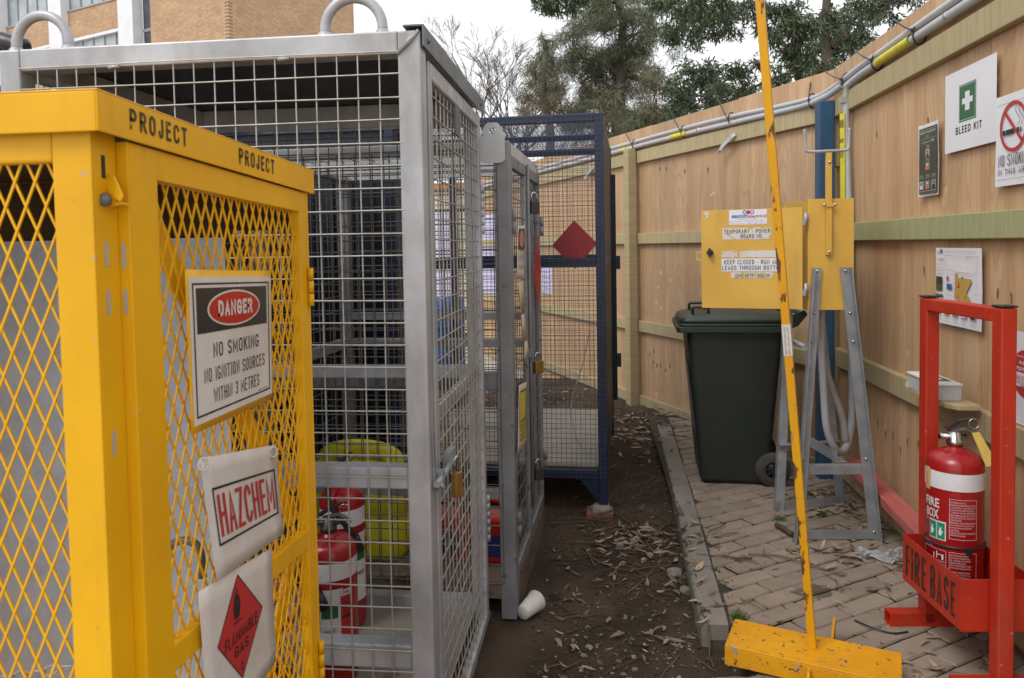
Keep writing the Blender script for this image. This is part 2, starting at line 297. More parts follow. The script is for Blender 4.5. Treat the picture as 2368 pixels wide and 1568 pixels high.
    def lathe(s,prof,n=32,c=(0,0,0),axis=None,a0=0,a1=2*math.pi):
        c=V(c); full=abs(a1-a0-2*math.pi)<1e-6; m_=n if full else n+1; vs=[]
        for r,z in prof:
            for j in range(m_):
                a=a0+(a1-a0)*j/n; q=V((r*math.cos(a),r*math.sin(a),z)); vs.append(c+(axis@q if axis else q))
        fs=[]
        for i in range(len(prof)-1):
            for j in range(n): j2=(j+1)%m_; fs.append((i*m_+j,i*m_+j2,(i+1)*m_+j2,(i+1)*m_+j))
        return s.add(vs,fs,True)
    def poly(s,pts,nrm=None,th=0):
        pts=[V(p) for p in pts]; k=len(pts)
        if not th: return s.add(pts,[tuple(range(k))])
        o=V(nrm).normalized()*th
        return s.add(pts+[p+o for p in pts],[tuple(range(k))[::-1],tuple(range(k,2*k))]+[(i,(i+1)%k,k+(i+1)%k,k+i) for i in range(k)])
    def text(s,body,p,u,v,bold=0.0,fn=None):
        vv,ff=glyphs(body,bold)
        if fn: return s.add([fn(a,b) for a,b in vv],ff)
        p=V(p);u=V(u);v=V(v); return s.add([p+u*a+v*b for a,b in vv],ff)
    def build(s,name,mat,parent=None,bevel=0,seg=2,kind=None,label=None):
        off=parent.matrix_basis.translation if parent and parent.get('_abs') else V((0,0,0))
        p=parent
        while p is not None and p.parent is not None: p=p.parent; off=off+p.matrix_basis.translation if p.get('_abs') else off
        vs=[(s.T@q if s.T else q)-off for q in s.v]
        me=bpy.data.meshes.new(name); me.from_pydata(vs,[],s.f); me.polygons.foreach_set('use_smooth',s.sm); me.materials.append(mat); me.update()
        o=bpy.data.objects.new(name,me); COL.objects.link(o)
        if parent: o.parent=parent
        if bevel:
            b=o.modifiers.new('bevel','BEVEL'); b.width=bevel; b.segments=seg; b.limit_method='ANGLE'; b.angle_limit=R(40)
        if kind: o['kind']=kind
        if label: o['label']=label
        return o
def thing(name,label,cat,loc=(0,0,0),group=None,absolute=True):
    o=bpy.data.objects.new(name,None); COL.objects.link(o); o.location=loc; o.empty_display_size=.1
    if absolute: o['_abs']=1
    o['label']=label; o['category']=cat
    if group: o['group']=group
    return o
def tag(o,label,cat,group=None):
    o['label']=label; o['category']=cat
    if group: o['group']=group
    return o
def copy_tree(o,parent=None):
    c=o.copy(); COL.objects.link(c)
    if parent: c.parent=parent
    for ch in list(o.children): copy_tree(ch,c)
    return c
def quads(name,arr,mat,parent=None,kind=None,tri=False):   # arr (N,4,3): N loose leaf faces in one mesh
    arr=np.asarray(arr,np.float32); n,k=arr.shape[0],arr.shape[1]; me=bpy.data.meshes.new(name)
    me.vertices.add(n*k); me.vertices.foreach_set('co',arr.reshape(-1)); me.loops.add(n*k); me.loops.foreach_set('vertex_index',np.arange(n*k,dtype=np.int32))
    me.polygons.add(n); me.polygons.foreach_set('loop_start',np.arange(0,n*k,k,dtype=np.int32)); me.polygons.foreach_set('loop_total',np.full(n,k,np.int32))
    me.update(calc_edges=True); me.materials.append(mat); o=bpy.data.objects.new(name,me); COL.objects.link(o)
    if parent: o.parent=parent
    if kind: o['kind']=kind
    return o
def wiregrid(mb,o,u,v,nu,nv,r,n=6,off=None,wob=.0017):   # square weld mesh: o corner, u/v full spans, nu/nv wires
    o=V(o);u=V(u);v=V(v);nn=u.cross(v).normalized(); off=off if off is not None else r*1.7
    for i in range(nu):
        a=o+u*(i/(nu-1)) if nu>1 else o
        j=u.normalized()*rng.uniform(-wob,wob)
        mb.tube([a+j,a+v*.5-j,a+v+j],r,n,caps=False)
    for i in range(nv):
        a=o+v*(i/(nv-1)) if nv>1 else o
        j=v.normalized()*rng.uniform(-wob,wob)
        mb.tube([a+nn*off+j,a+u*.5+nn*off-j,a+u+nn*off+j],r,n,caps=False)
def diamonds(mb,o,u,v,dw,dh,wd,th):  # expanded metal in rectangle o,u,v
    o=V(o);U_=V(u);V_=V(v);lu=U_.length;lv=V_.length;eu=U_/lu;ev=V_/lv;nn=eu.cross(ev)
    k=dh/dw
    for sgn in (1,-1):
        c=-lv/k-dw
        while c<lu+lv/k+dw:
            # line x = c + sgn*y/k
            pts=[]
            y0,y1=0,lv
            xa=c; xb=c+sgn*lv/k
            def clip(x): return None
            ya,yb=0.0,lv
            for lim,side in ((0,-1),(lu,1)):
                y=(lim-c)*k*sgn
                if sgn*side<0: ya=max(ya,y) 
                else: yb=min(yb,y)
            if yb-ya>1e-3:
                p=o+eu*(c+sgn*ya/k)+ev*ya; q=o+eu*(c+sgn*yb/k)+ev*yb
                mb.beam(p+nn*sgn*th*.25,q+nn*sgn*th*.25,wd,th,nn)
            c+=dw
def frect(mb,p,u,v): p=V(p);u=V(u);v=V(v); mb.add([p,p+u,p+u+v,p+v],[(0,1,2,3)])
def ring2d(mb,c,u,v,r0_,r1_,n=40,a0=0,a1=2*math.pi):
    c=V(c);u=V(u);v=V(v);vs=[];fs=[]
    for i in range(n+1):
        a=a0+(a1-a0)*i/n
        for r in (r0_,r1_): vs.append(c+u*(math.cos(a)*r)+v*(math.sin(a)*r))
    for i in range(n): fs.append((2*i,2*i+1,2*i+3,2*i+2))
    mb.add(vs,fs)
def disc2d(mb,c,u,v,n=40):
    c=V(c);u=V(u);v=V(v); mb.add([c+u*math.cos(2*math.pi*i/n)+v*math.sin(2*math.pi*i/n) for i in range(n)],[tuple(range(n))])
def frame2d(mb,p,u,v,t):
    p=V(p);u=V(u);v=V(v);eu=u.normalized()*t;ev=v.normalized()*t
    frect(mb,p,u,ev);frect(mb,p+v-ev,u,ev);frect(mb,p+ev,eu,v-2*ev);frect(mb,p+u-eu+ev,eu,v-2*ev)
def spline(pts,n=12):
    pts=[V(p) for p in pts]; P=[pts[0]*2-pts[1]]+pts+[pts[-1]*2-pts[-2]]; o=[]
    for i in range(1,len(P)-2):
        a,b,c,d=P[i-1],P[i],P[i+1],P[i+2]
        for j in range(n):
            t=j/n; o.append(.5*((2*b)+(c-a)*t+(2*a-5*b+4*c-d)*t*t+(3*b-a-3*c+d)*t**3))
    o.append(pts[-1]); return o
def fbm(x,y,s=1.0):
    return mathutils.noise.fractal(V((x*s,y*s,3.7)),1.0,2.0,5)

# ------------------------------------------------------------------ ground, dirt, kerb, pavers
PZ=.09
b=MB(); b.add([(-90,-20,-.15),(90,-20,-.15),(90,160,-.15),(-90,160,-.15)],[(0,1,2,3)]); b.build('ground',FARGROUND,kind='structure')
def dirtz(x,y):
    z=.016*fbm(x,y,2.2)+.006*fbm(x,y,11)
    if y>5.0: z+=min(.05,(y-5.0)*.03)
    if y>8.2: z-=(y-8.2)*.25
    if .2<x<.6 : z+=.012*math.exp(-((x-.40)/.09)**2)*(.5+fbm(x,y,3))
    q=max(0,min(1,(.30-x)/.55)); z-=.062*q*q*(3-2*q)*max(0,min(1,(4.6-y)/1.2))
    return z-.004
xs=np.arange(-3.2,1.9,.035); ys=np.arange(.4,9.2,.035); b=MB(); vs=[];fs=[]
for yy in ys:
    for xx in xs: vs.append((xx,yy,dirtz(xx,yy)))
nx=len(xs)
for j in range(len(ys)-1):
    for i in range(nx-1): fs.append((j*nx+i,j*nx+i+1,(j+1)*nx+i+1,(j+1)*nx+i))
b.add(vs,fs,True); b.build('dirt_ground',DIRT,kind='structure')
# kerb: three cast lengths with a rounded nose, butted end to end
KL=[(2.80,.366),(3.32,.381),(4.45,.418),(5.95,.452)]
b=MB()
for (ya,xa),(yb,xb) in zip(KL[:-1],KL[1:]):
    prof=[(0,-.20),(0,.03),(0,.072),(.004,.084),(.012,.0905),(.05,.092),(.100,.092),(.102,-.10)]
    n=40; vs=[]
    for i in range(n+1):
        t=i/n; yy=ya+.004+(yb-ya-.008)*t; xx=xa+(xb-xa)*t; e=min(t,1-t)*n
        sh=.004*max(0,1-e/1.5)
        for j,(dx,dz) in enumerate(prof):
            k=.0014*fbm(xx+dx*4,yy+dz*3,9)+.0022*fbm(yy,0,3)
            vs.append((xx+dx+k*(1 if j<6 else .3)+sh*(.5 if j<4 else 0),yy,dz+(k*.7 if dz>0 else 0)-sh))
    m_=len(prof); fs=[(i*m_+j,(i+1)*m_+j,(i+1)*m_+j+1,i*m_+j+1) for i in range(n) for j in range(m_-1)]
    fs+=[tuple(range(m_)),tuple(n*m_+j for j in range(m_))[::-1]]
    b.add(vs,fs,False)
b.build('kerb',CONC,kind='structure')
# soil bed under and between the pavers
b=MB(); vs=[];fs=[]
gx=np.arange(.40,1.62,.03); gy=np.arange(1.2,6.3,.03)
for yy in gy:
    for xx in gx:
        e=max(0,1-abs(xx-(.478+(yy-3)*.028))/.03); vs.append((xx,yy,PZ-.009+.006*fbm(xx,yy,7)+.009*e*(.15+fbm(xx,yy,4))-(.10 if (yy<2.80 and xx<.47) else 0)))
nx=len(gx)
for j in range(len(gy)-1):
    for i in range(nx-1): fs.append((j*nx+i,j*nx+i+1,(j+1)*nx+i+1,(j+1)*nx+i))
b.add(vs,fs,True); b.build('paving_bed',SOIL,kind='structure')
ang=R(33.6); du=V((math.cos(ang),math.sin(ang),0)); dn=V((-math.sin(ang),math.cos(ang),0)); PL=.2385;PW=.0968
b=MB()
for r in range(-8,62):
    n0=2.331+(r-0)*PW-1.4
    for c in range(-4,40):
        s0=2.283+(c-18)*PL+(PL/2 if (r+ (0 if True else 1))%2 else 0)
        ctr=du*(s0+PL/2)+dn*(n0-PW/2)
        lim=.372+(ctr.y-2.8)*.0275
        if not(lim<ctr.x<1.56 and 1.3<ctr.y<6.1): continue
        if ctr.y<2.72 and ctr.x<.50: continue
        hz=PZ+rng.uniform(-.0035,.003); tx=rng.uniform(-.006,.006); ty=rng.uniform(-.006,.006); ra=rng.uniform(-.012,.012)
        g=.0032; hl=PL/2-g+rng.uniform(-.0015,.001); hw=PW/2-g+rng.uniform(-.0012,.001); e=.004
        loc=[]
        for lx,ly,lz in [(-1,-1,-1),(1,-1,-1),(1,1,-1),(-1,1,-1),(-1,-1,0),(1,-1,0),(1,1,0),(-1,1,0)]:
            q=e if lz==0 else 0
            loc.append((lx*(hl-q),ly*(hw-q),0 if lz==0 else -.009))
        vs=[]
        ch=[]
        # wobble the outline a little: subdivide top ring
        ring=[]
        for (x0,y0),(x1,y1) in zip([(-1,-1),(1,-1),(1,1),(-1,1)],[(1,-1),(1,1),(-1,1),(-1,-1)]):
            k=6 if y0==y1 else 3
            for i in range(k): ring.append((x0+(x1-x0)*i/k,y0+(y1-y0)*i/k))
        top=[];low=[]
        for (lx,ly) in ring:
            j=rng.uniform(-.0012,.0012); cr=.0025 if abs(lx)==1 and abs(ly)==1 else 0
            x=lx*(hl-e-cr)+j; y=ly*(hw-e-cr)+j; top.append((x,y,0)); low.append((lx*(hl-cr)+j,ly*(hw-cr)+j,-.007))
        def tr(q):
            x=q[0]*math.cos(ra)-q[1]*math.sin(ra); y=q[0]*math.sin(ra)+q[1]*math.cos(ra)
            return ctr+du*x+dn*y+V((0,0,hz+q[2]+tx*x*2+ty*y*2))
        P=[tr(q) for q in low]
        def side(p): return p.x-(.476+(p.y-2.8)*.0275+.004*math.sin(p.y*9)) if p.y>2.74 else p.x-.50
        C_=[]
        for p0,p1 in zip(P,P[1:]+P[:1]):
            d0,d1=side(p0),side(p1)
            if d0>=0: C_.append(p0)
            if (d0>=0)!=(d1>=0): C_.append(p0.lerp(p1,d0/(d0-d1)))
        if len(C_)<4: continue
        cc=sum(C_,V((0,0,0)))/len(C_)
        ar=sum((C_[i]-cc).cross(C_[(i+1)%len(C_)]-cc).z for i in range(len(C_)))/2
        if ar<.0025: continue
        T_=[]
        k=len(C_)
        for i in range(k):
            e1=(C_[i]-C_[i-1]); e2=(C_[(i+1)%k]-C_[i]); n_=V((-e1.y,e1.x,0)).normalized()+V((-e2.y,e2.x,0)).normalized(); n_=n_.normalized() if n_.length>1e-6 else V((0,0,0)); T_.append(C_[i]+n_*.0045+V((0,0,.007)))
        b.add(T_+C_,[tuple(range(k))]+[(k+i,k+(i+1)%k,(i+1)%k,i) for i in range(k)])
b.build('paving',PAVER,kind='structure')

# ------------------------------------------------------------------ timber hoarding: two runs meeting at a corner
TH=R(116); FD=V((math.cos(TH),math.sin(TH),0)); FN=V((-math.sin(TH),math.cos(TH),0))  # far run direction, FN points to yard side (left)
FP=V((1.42,4.75,0))
def knots(mb,pl,spots):
    for (o,u,v,w_,h_) in spots: pass
def hoarding(label,org,d,nrm,length,sheets,stakes,zb):
    # local frame: s along d, n toward yard, z up ; every board is a child with its own mesh
    t=thing('hoarding_fence',label,'fence',tuple(org))
    ax=Matrix((d,nrm,V((0,0,1)))).transposed().to_4x4(); ax.translation=org
    for (a,c) in sheets:
        b=MB(ax); b.box(a+.0015,c-.0015,-.015,0.0,zb,2.515+rng.uniform(-.003,.003)); b.build('plywood_sheet',PLYCOL,t)
    return t,ax
fenceR,AXR=hoarding('near run of the plywood hoarding fence with the notices pinned on it',V((1.42,4.75,0)),V((0,-1,0)),V((-1,0,0)),4,[(-.015,.62),(.62,1.82),(1.82,3.02),(3.02,4.3)],None,-.02)
fenceF,AXF=hoarding('far run of the plywood hoarding fence behind the bin and the blue cage',FP,FD,FN,4,[(0.0,.92),(.92,2.12),(2.12,2.95),(2.95,4.15),(4.15,5.35),(5.35,6.5),(6.5,7.2)],None,-.10)
def grain_rail(ax,s0,s1,z0,z1,t,mat=PINE,n0=.0005,n1=.037,bev=.004):
    # timber authored along its own length (local Z) so that the grain runs with the board
    L_=s1-s0
    q=Matrix(((0,0,1,s0),(0,1,0,0),(-1,0,0,0),(0,0,0,1)))
    b=MB(); b.box(-(z1),-(z0),n0,n1,0,L_)
    o=b.build('rail',mat,None,bevel=bev); o.parent=t
    mm=ax@q; mm.translation-=t.location; o.matrix_local=mm
    return o
for z0,z1 in ((2.215,2.322),(1.495,1.592),(.765,.868),(.135,.235)):
    grain_rail(AXR,.125,4.2,z0+ (0.0),z1,fenceR,PINEG if z1==1.592 else PINE)
for z0,z1 in ((2.212,2.318),(1.497,1.592),(.715,.812),(.045,.14)):
    grain_rail(AXF,.12,2.335,z0,z1,fenceF); grain_rail(AXF,2.435,7.2,z0,z1,fenceF)
# upright stake nailed against the far run
b=MB(); b.box(-.045,.045,.040,.120,0,2.36); o=b.build('stake',PINE,None,bevel=.004); o.parent=fenceF
mm=AXF@Matrix.Translation((2.385,0,-.02)); mm.translation-=fenceF.location; o.matrix_local=mm
b=MB(AXR); b.box(.045,.115,.001,.038,1.93,2.32); b.build('packer_block',PINE,fenceR,bevel=.003)
# knots and filler blobs in the ply (marks of the boards themselves)
def spot(ax,par,name,mat,s,z,ru,rv):
    n=14; k=[]; ph=rng.random()*6; mb=MB()
    for i in range(n):
        a=2*math.pi*i/n; q=1+.18*math.sin(2*a+ph)+.1*math.sin(3*a); k.append(ax@V((s+ru*q*math.cos(a),.0012,z+rv*q*math.sin(a))))
    mb.add(k,[tuple(range(n))]); mb.build(name,mat,par)
for s,z in ((2.14,.46),(2.08,.44),(2.02,.45),(1.94,.42),(1.87,.47),(2.2,.52),(2.13,.56),(1.9,2.12),(2.0,2.13),(1.62,2.07),(1.3,2.05)): spot(AXF,fenceF,'knot',KNOT,s,z,.011,.019)
for s,z in ((1.25,1.86),(1.22,1.87),(2.0,1.25),(1.85,1.19),(2.0,.95),(2.08,.99),(2.05,1.12),(1.3,1.2),(2.1,.19)): spot(AXF,fenceF,'filler_patch',FILLER,s,z,.016,.016)
for s,z in ((.73,.56),(.83,.53),(.93,.55),(1.1,.56),(1.02,.50),(1.22,.58),(1.5,.6),(.70,2.03),(1.27,1.36),(1.3,2.0),(1.88,1.30),(1.97,1.29),(1.55,1.16)): spot(AXR,fenceR,'knot',KNOT,s,z,.007,.022)
for s,z in ((1.47,1.69),(1.1,.97),(1.52,2.05),(1.86,2.06)): spot(AXR,fenceR,'filler_patch',FILLER,s,z,.016,.02)

# steel blue post in the corner
b=MB(); b.box(1.292,1.382,4.60,4.69,-.02,2.31); tag(b.build('steel_post',STEELBLUE,bevel=.008),'steel blue square post standing in the corner of the hoarding','post')
# red painted timber lying on the bottom rail
q=MB(); q.box(-.045,.045,-.5,.86,-.022,.022); o=q.build('timber_batten',REDFADE,bevel=.004); o.matrix_world=Matrix.Translation((1.335,3.33,.275))@Matrix.Rotation(R(2.0),4,'X')@Matrix.Rotation(R(-1),4,'Z')
tag(o,'faded red painted timber lying along the foot of the hoarding','timber')

# conduits along the top rail
def pipe(label,pts,r,mat=PVC,n=12,sp_=10):
    b=MB(); b.tube(spline(pts,sp_),r,n); return tag(b.build('conduit_pipe',mat),label,'pipe')
def ff(s,z,n=.04): p=FP+FD*s+FN*n; return (p.x,p.y,z)
up_pipe=pipe('upper grey conduit pipe running along the top of the hoarding',[ff(7.2,2.405),ff(5.2,2.405),ff(3,2.403),ff(1.6,2.402),ff(.9,2.39),ff(.5,2.375),ff(.22,2.366,.05),(1.345,4.75,2.368),(1.378,4.5,2.388),(1.385,4.2,2.405),(1.385,3.9,2.407),(1.385,3.2,2.415),(1.385,1.5,2.415)],.0165)
lo_pipe=pipe('lower grey conduit pipe clipped under the upper one on the near run',[(1.38,4.40,2.345),(1.385,4.2,2.362),(1.385,3.9,2.366),(1.385,3.2,2.371),(1.385,1.5,2.371)],.0195)
lo2=pipe('lower grey conduit pipe clipped under the upper one on the far run',[ff(7.2,2.36),ff(5.2,2.36),ff(3,2.358),ff(1.6,2.355),ff(.9,2.345),ff(.4,2.338),ff(.15,2.338,.05),(1.36,4.66,2.348),(1.378,4.52,2.362),(1.384,4.47,2.37)],.0195)
def clip(p,d,r,parent):
    b=MB(); d=V(d).normalized(); a=d.orthogonal(); b.tube([V(p)-d*.013,V(p)+d*.013],r+.002,12); b.build('saddle_clip',M('zinc_clip',(.62,.62,.62),rough=.3,metal=.7),parent)
for s in (1.35,2.16,.14,3.2): clip(ff(s,2.357 if s>1 else 2.339),FD,.0195,lo2)
clip((1.385,3.97,2.366),(0,1,0),.0195,lo_pipe); clip((1.385,3.18,2.371),(0,1,0),.0195,lo_pipe)
for a,c in ((1.52,1.74),(2.50,2.58)):
    b=MB(); b.tube([ff(a,2.356,.044),ff(c,2.357,.044)],.0212,12,caps=False); b.build('warning_tape',TAPE,lo2)
b=MB(); b.tube([(1.381,3.93,2.367),(1.381,3.53,2.371)],.0212,12,caps=False); b.build('warning_tape',TAPE,lo_pipe)
# cable ties with long tails
for i,(p,q,loc) in enumerate([(ff(2.36,2.38,.07),ff(2.57,2.59,.06),'at the timber stake'),(ff(1.57,2.38,.07),ff(1.75,2.59,.06),'second from the stake'),(ff(.95,2.37,.07),ff(1.12,2.595,.06),'near the metal bracket'),
      (ff(.13,2.355,.075),(1.36,5.0,2.58),'right above the blue corner post'),((1.36,4.42,2.39),(1.36,4.72,2.50),'by the bend where the conduit turns down'),((1.36,3.96,2.385),(1.36,4.2,2.495),'at the far end of the yellow tape'),((1.36,3.47,2.395),(1.36,3.68,2.505),'at the near end of the yellow tape')]):
    t=thing('cable_tie','black cable tie on the pipes, '+loc,'cable tie',p,'cable ties round the fence pipes')
    b=MB(); p=V(p);q=V(q); b.tube(spline([p,(p+q)/2+V((0,0,-.006)),q],4),.0042,5); b.build('tail',PLASBLK,t)
    far=i<4; d=FD if far else V((0,1,0)); nn=(FN if far else V((-1,0,0))); b=MB(); c=V((p.x,p.y,2.378 if i!=3 else 2.352))-nn*.030; 
    b.tube([c+nn*.027*math.cos(a)+V((0,0,.045*math.sin(a))) for a in [k*math.pi/8 for k in range(16)]],.0042,5,closed=True)
    b.box(p.x-.006,p.x+.006,p.y-.006,p.y+.006,p.z-.006,p.z+.006); b.build('loop',PLASBLK,t)
# corrugated conduit dropping to the board, with its U loop
def corrug(label,pts,r,straight=0):
    P=spline(pts,60); L=0; o=[P[0]];
    for a,c in zip(P[:-1],P[1:]):
        n=max(1,int((c-a).length/.0035))
        for k in range(n): o.append(a+(c-a)*((k+1)/n))
    # resample by arc length
    out=[o[0]];acc=0
    for a,c in zip(o[:-1],o[1:]):
        acc+=(c-a).length
        if acc>=.0048: out.append(c);acc=0
    b=MB(); b.tube(out,[r*(1 if k%2 else .84) for k in range(len(out))],12); return tag(b.build('corrugated_conduit',CONDUIT),label,'conduit')
cc=corrug('ribbed grey conduit dropping from the fence pipes behind the yellow board',[(1.384,4.30,2.356),(1.383,4.36,2.345),(1.380,4.39,2.30),(1.380,4.395,2.22),(1.381,4.39,2.0),(1.385,4.36,1.6),(1.383,4.33,1.1),(1.37,4.27,.75),(1.33,4.15,.52),(1.26,4.02,.43),(1.19,3.93,.44),(1.135,3.90,.55),(1.115,3.89,.75),(1.10,3.88,1.0),(1.10,3.87,1.18)],.0195)
corrug('ribbed grey conduit bending down from the board towards the right leg',[(1.06,3.84,1.18),(1.075,3.86,1.05),(1.11,3.92,.92),(1.19,4.0,.74),(1.25,4.03,.58),(1.27,4.05,.46)],.0185)
b=MB(); b.box(1.352,1.395,4.375,4.43,2.255,2.285); b.build('saddle_clip',MATS['zinc_clip'],cc); b=MB(); b.box(1.365,1.415,4.30,4.35,1.545,1.57); b.build('saddle_clip',MATS['zinc_clip'],cc)
b=MB(); b.add([(1.352,4.42,2.20),(1.364,4.375,2.20),(1.363,4.345,1.2),(1.352,4.39,1.2)],[(0,1,2,3)])
tp=b.build('warning_tape',TAPE,cc); b=MB()
for k in range(11): 
    z=2.12-k*.083
    for j in range(6): frect(b,(1.3512+j*.0016,4.414-j*.0062,z),(.0005,-.0028,0),(0,0,.022 if k%2 else .045))
b.build('printed_text',BLACK,tp)
# bent bracket screwed to the top rail
b=MB(); pts=[ff(.98,2.275,.055),ff(.985,2.262,.07),ff(.93,2.235,.075),ff(1.06,2.19,.075),ff(1.105,2.16,.075),ff(1.10,2.145,.075)]
P=[ff(.90,2.262,.045),ff(.925,2.245,.06),ff(1.03,2.19,.065),ff(1.06,2.155,.065),ff(1.035,2.148,.09)]
for a,c in zip(P[:-1],P[1:]): b.beam(a,c,.03,.004,FN)
tag(b.build('metal_bracket',GALV),'bent zinc bracket screwed to the top rail of the hoarding','bracket')
for s in (2.7,):
    b=MB(); P=[ff(3.2,2.262,.045),ff(3.22,2.245,.06),ff(3.33,2.19,.065),ff(3.36,2.155,.065)]
    for a,c in zip(P[:-1],P[1:]): b.beam(a,c,.03,.004,FN)
    tag(b.build('metal_bracket',GALV),'bent zinc bracket seen through the blue cage mesh','bracket')

# ------------------------------------------------------------------ notices on the near run (read from -x side: right is -y)
NX=1.404
def wsheet(name,label,y0,y1,z0,z1,mat,cat='sign',curl=.0,skew=0,x=NX):
    t=thing(name,label,cat,(x,(y0+y1)/2,z0))
    b=MB(); n=10; vs=[];fs=[]
    for i in range(n+1):
        for j in range(n+1):
            a=i/n;c=j/n; bul=curl*(abs(a-.5)*2)**3*(.3+.7*abs(c-.5)*2)+curl*.25*math.sin(a*5+c*3)
            vs.append((x-.002-abs(bul),y0+(y1-y0)*a,z0+(z1-z0)*c+skew*a))
    for i in range(n):
        for j in range(n): fs.append((i*(n+1)+j,i*(n+1)+j+1,(i+1)*(n+1)+j+1,(i+1)*(n+1)+j))
    b.add(vs,fs,True); b.build('sheet',mat,t); return t
class Wall:   # 2D drawing surface on a sheet: a to the right, b up, both 0..1
    def __init__(s,y0,y1,z0,z1,x): s.y0,s.y1,s.z0,s.z1,s.x=y0,y1,z0,z1,x
    def p(s,a,b,k=0): return V((s.x-k,s.y0+(s.y1-s.y0)*a,s.z0+(s.z1-s.z0)*b))
    def r(s,mb,a0,b0,a1,b1,k=0): mb.add([s.p(a0,b0,k),s.p(a1,b0,k),s.p(a1,b1,k),s.p(a0,b1,k)],[(0,1,2,3)])
    def t(s,mb,body,a0,b0,a1,b1,k=0,bold=0): mb.text(body,s.p(a0,b0,k),s.p(a1,b0,k)-s.p(a0,b0,k),s.p(a0,b1,k)-s.p(a0,b0,k),bold)
    def line(s,mb,a0,b0,a1,b1,w,k=0):
        A=s.p(a0,b0,k);B=s.p(a1,b1,k);d=(B-A).normalized();n=V((1,0,0)).cross(d)*w/2; mb.add([A-n,B-n,B+n,A+n],[(0,1,2,3)])
# bleed kit
t=wsheet('notice','white BLEED KIT notice with a green cross on the hoarding',3.250,2.855,1.838,2.148,WHITE); W=Wall(3.250,2.855,1.838,2.148,NX-.0028)
b=MB(); W.r(b,.30,.345,.635,.80); b.build('green_panel',GREEN,t)
b=MB(); W.r(b,.425,.47,.515,.70,.0006); W.r(b,.365,.555,.425,.625,.0006); W.r(b,.515,.555,.575,.625,.0006); frame2d(b,W.p(.31,.36,.0006),W.p(.625,.36)-W.p(.31,.36),W.p(.31,.785)-W.p(.31,.36),.0018); b.build('white_cross',WHITE,t)
b=MB(); b.cbox("BLEED KIT",W.p(.235,.205),W.p(.745,.205)-W.p(.235,.205),W.p(.235,.295)-W.p(.235,.205),.19,.35); b.build('lettering',BLACK,t)
# no smoking
t=wsheet('notice','white NO SMOKING IN THIS AREA notice at the edge of the hoarding',2.852,2.62,1.676,1.986,WHITE,curl=.004); W=Wall(2.852,2.62,1.676,1.986,NX-.0075)
b=MB(); c=W.p(.5,.635); eu=V((0,-1,0));ez=V((0,0,1)); ring2d(b,c,eu,ez,.073,.085)
d=(eu-ez).normalized();n_=(eu+ez).normalized(); b.add([c-d*.075-n_*.006,c+d*.075-n_*.006,c+d*.075+n_*.006,c-d*.075+n_*.006],[(0,1,2,3)]); b.build('prohibition_ring',REDPRINT,t)
b=MB(); 
for (a0,a1) in ((.22,.30),(.31,.52),(.60,.66),(.69,.72)): W.r(b,a0,.555,a1,.61,.0006)
for ph in (0,.09):
    P=[W.p(.62+ph+.06*math.sin(k*.75),.63+.028*k,.0006) for k in range(9)]
    for A,B in zip(P[:-1],P[1:]): n_=V((1,0,0)).cross((B-A).normalized())*.0012; b.add([A-n_,B-n_,B+n_,A+n_],[(0,1,2,3)])
b.build('cigarette_symbol',BLACK,t)
b=MB(); b.cbox("NO SMOKING",W.p(.10,.215),W.p(.96,.215)-W.p(.1,.215),W.p(.1,.345)-W.p(.1,.215),.19,.35); b.cbox("IN THIS AREA",W.p(.09,.12),W.p(.97,.12)-W.p(.09,.12),W.p(.09,.185)-W.p(.09,.12),.14,.45); W.line(b,.05,.90,.97,.90,.001); W.line(b,.05,.07,.97,.07,.001); b.build('lettering',BLACK,t)
# dark green emergency poster
t=wsheet('notice','tall dark green laminated emergency team poster on the hoarding',3.488,3.295,1.680,1.986,WHITE,curl=.006); W=Wall(3.488,3.295,1.680,1.986,NX-.0098)
b=MB(); W.r(b,.06,.035,.955,.945); b.build('dark_panel',DKGREEN,t)
b=MB(); W.line(b,.09,.915,.93,.915,.0012,.0006); W.line(b,.09,.07,.93,.07,.0012,.0006); W.t(b,"EMERGENCY MANAGEMENT TEAM",.13,.865,.89,.895,.0006,.02); W.t(b,"FOR AN EMERGENCY CALL",.2,.735,.68,.755,.0006); W.t(b,"000",.70,.735,.80,.77,.0006,.03)
W.line(b,.12,.79,.9,.79,.0008,.0006)
for a0,b0 in ((.42,.83),(.38,.81),(.40,.70),(.45,.68),(.45,.67),(.4,.515),(.45,.50),(.12,.29),(.12,.275),(.42,.29),(.42,.275),(.72,.29),(.72,.275)): W.line(b,a0,b0,a0+.17,b0,.0011,.0006)
for a0,b0 in ((.40,.645),(.40,.475),(.1,.25),(.4,.25),(.7,.25)): W.t(b,"0400 000 000",a0,b0,a0+.2,b0+.013,.0006)
b.build('lettering',M('pale_print',(.55,.58,.55),rough=.4),t)
def portrait(W,par,a0,b0,a1,b1,bgc,top,hat=None,k=.0007):
    b=MB(); W.r(b,a0,b0,a1,b1,k); b.build('photo',M('photo_bg_%s'%bgc[0],bgc[1],rough=.4),par)
    w_=a1-a0;h=b1-b0; b=MB(); W.r(b,a0+.18*w_,b0,a1-.18*w_,b0+.42*h,k+.0004); b.build('photo_body',top,par)
    b=MB(); disc2d(b,W.p((a0+a1)/2,b0+.58*h,k+.0006),(W.p(a1,b0)-W.p(a0,b0))*.2,(W.p(a0,b1)-W.p(a0,b0))*.16,14); b.build('photo_head',M('photo_skin',(.42,.25,.18),rough=.5),par)
    b=MB(); disc2d(b,W.p((a0+a1)/2,b0+.72*h,k+.0008),(W.p(a1,b0)-W.p(a0,b0))*.21,(W.p(a0,b1)-W.p(a0,b0))*.10,14); b.build('photo_hair',hat or BLACK,par)
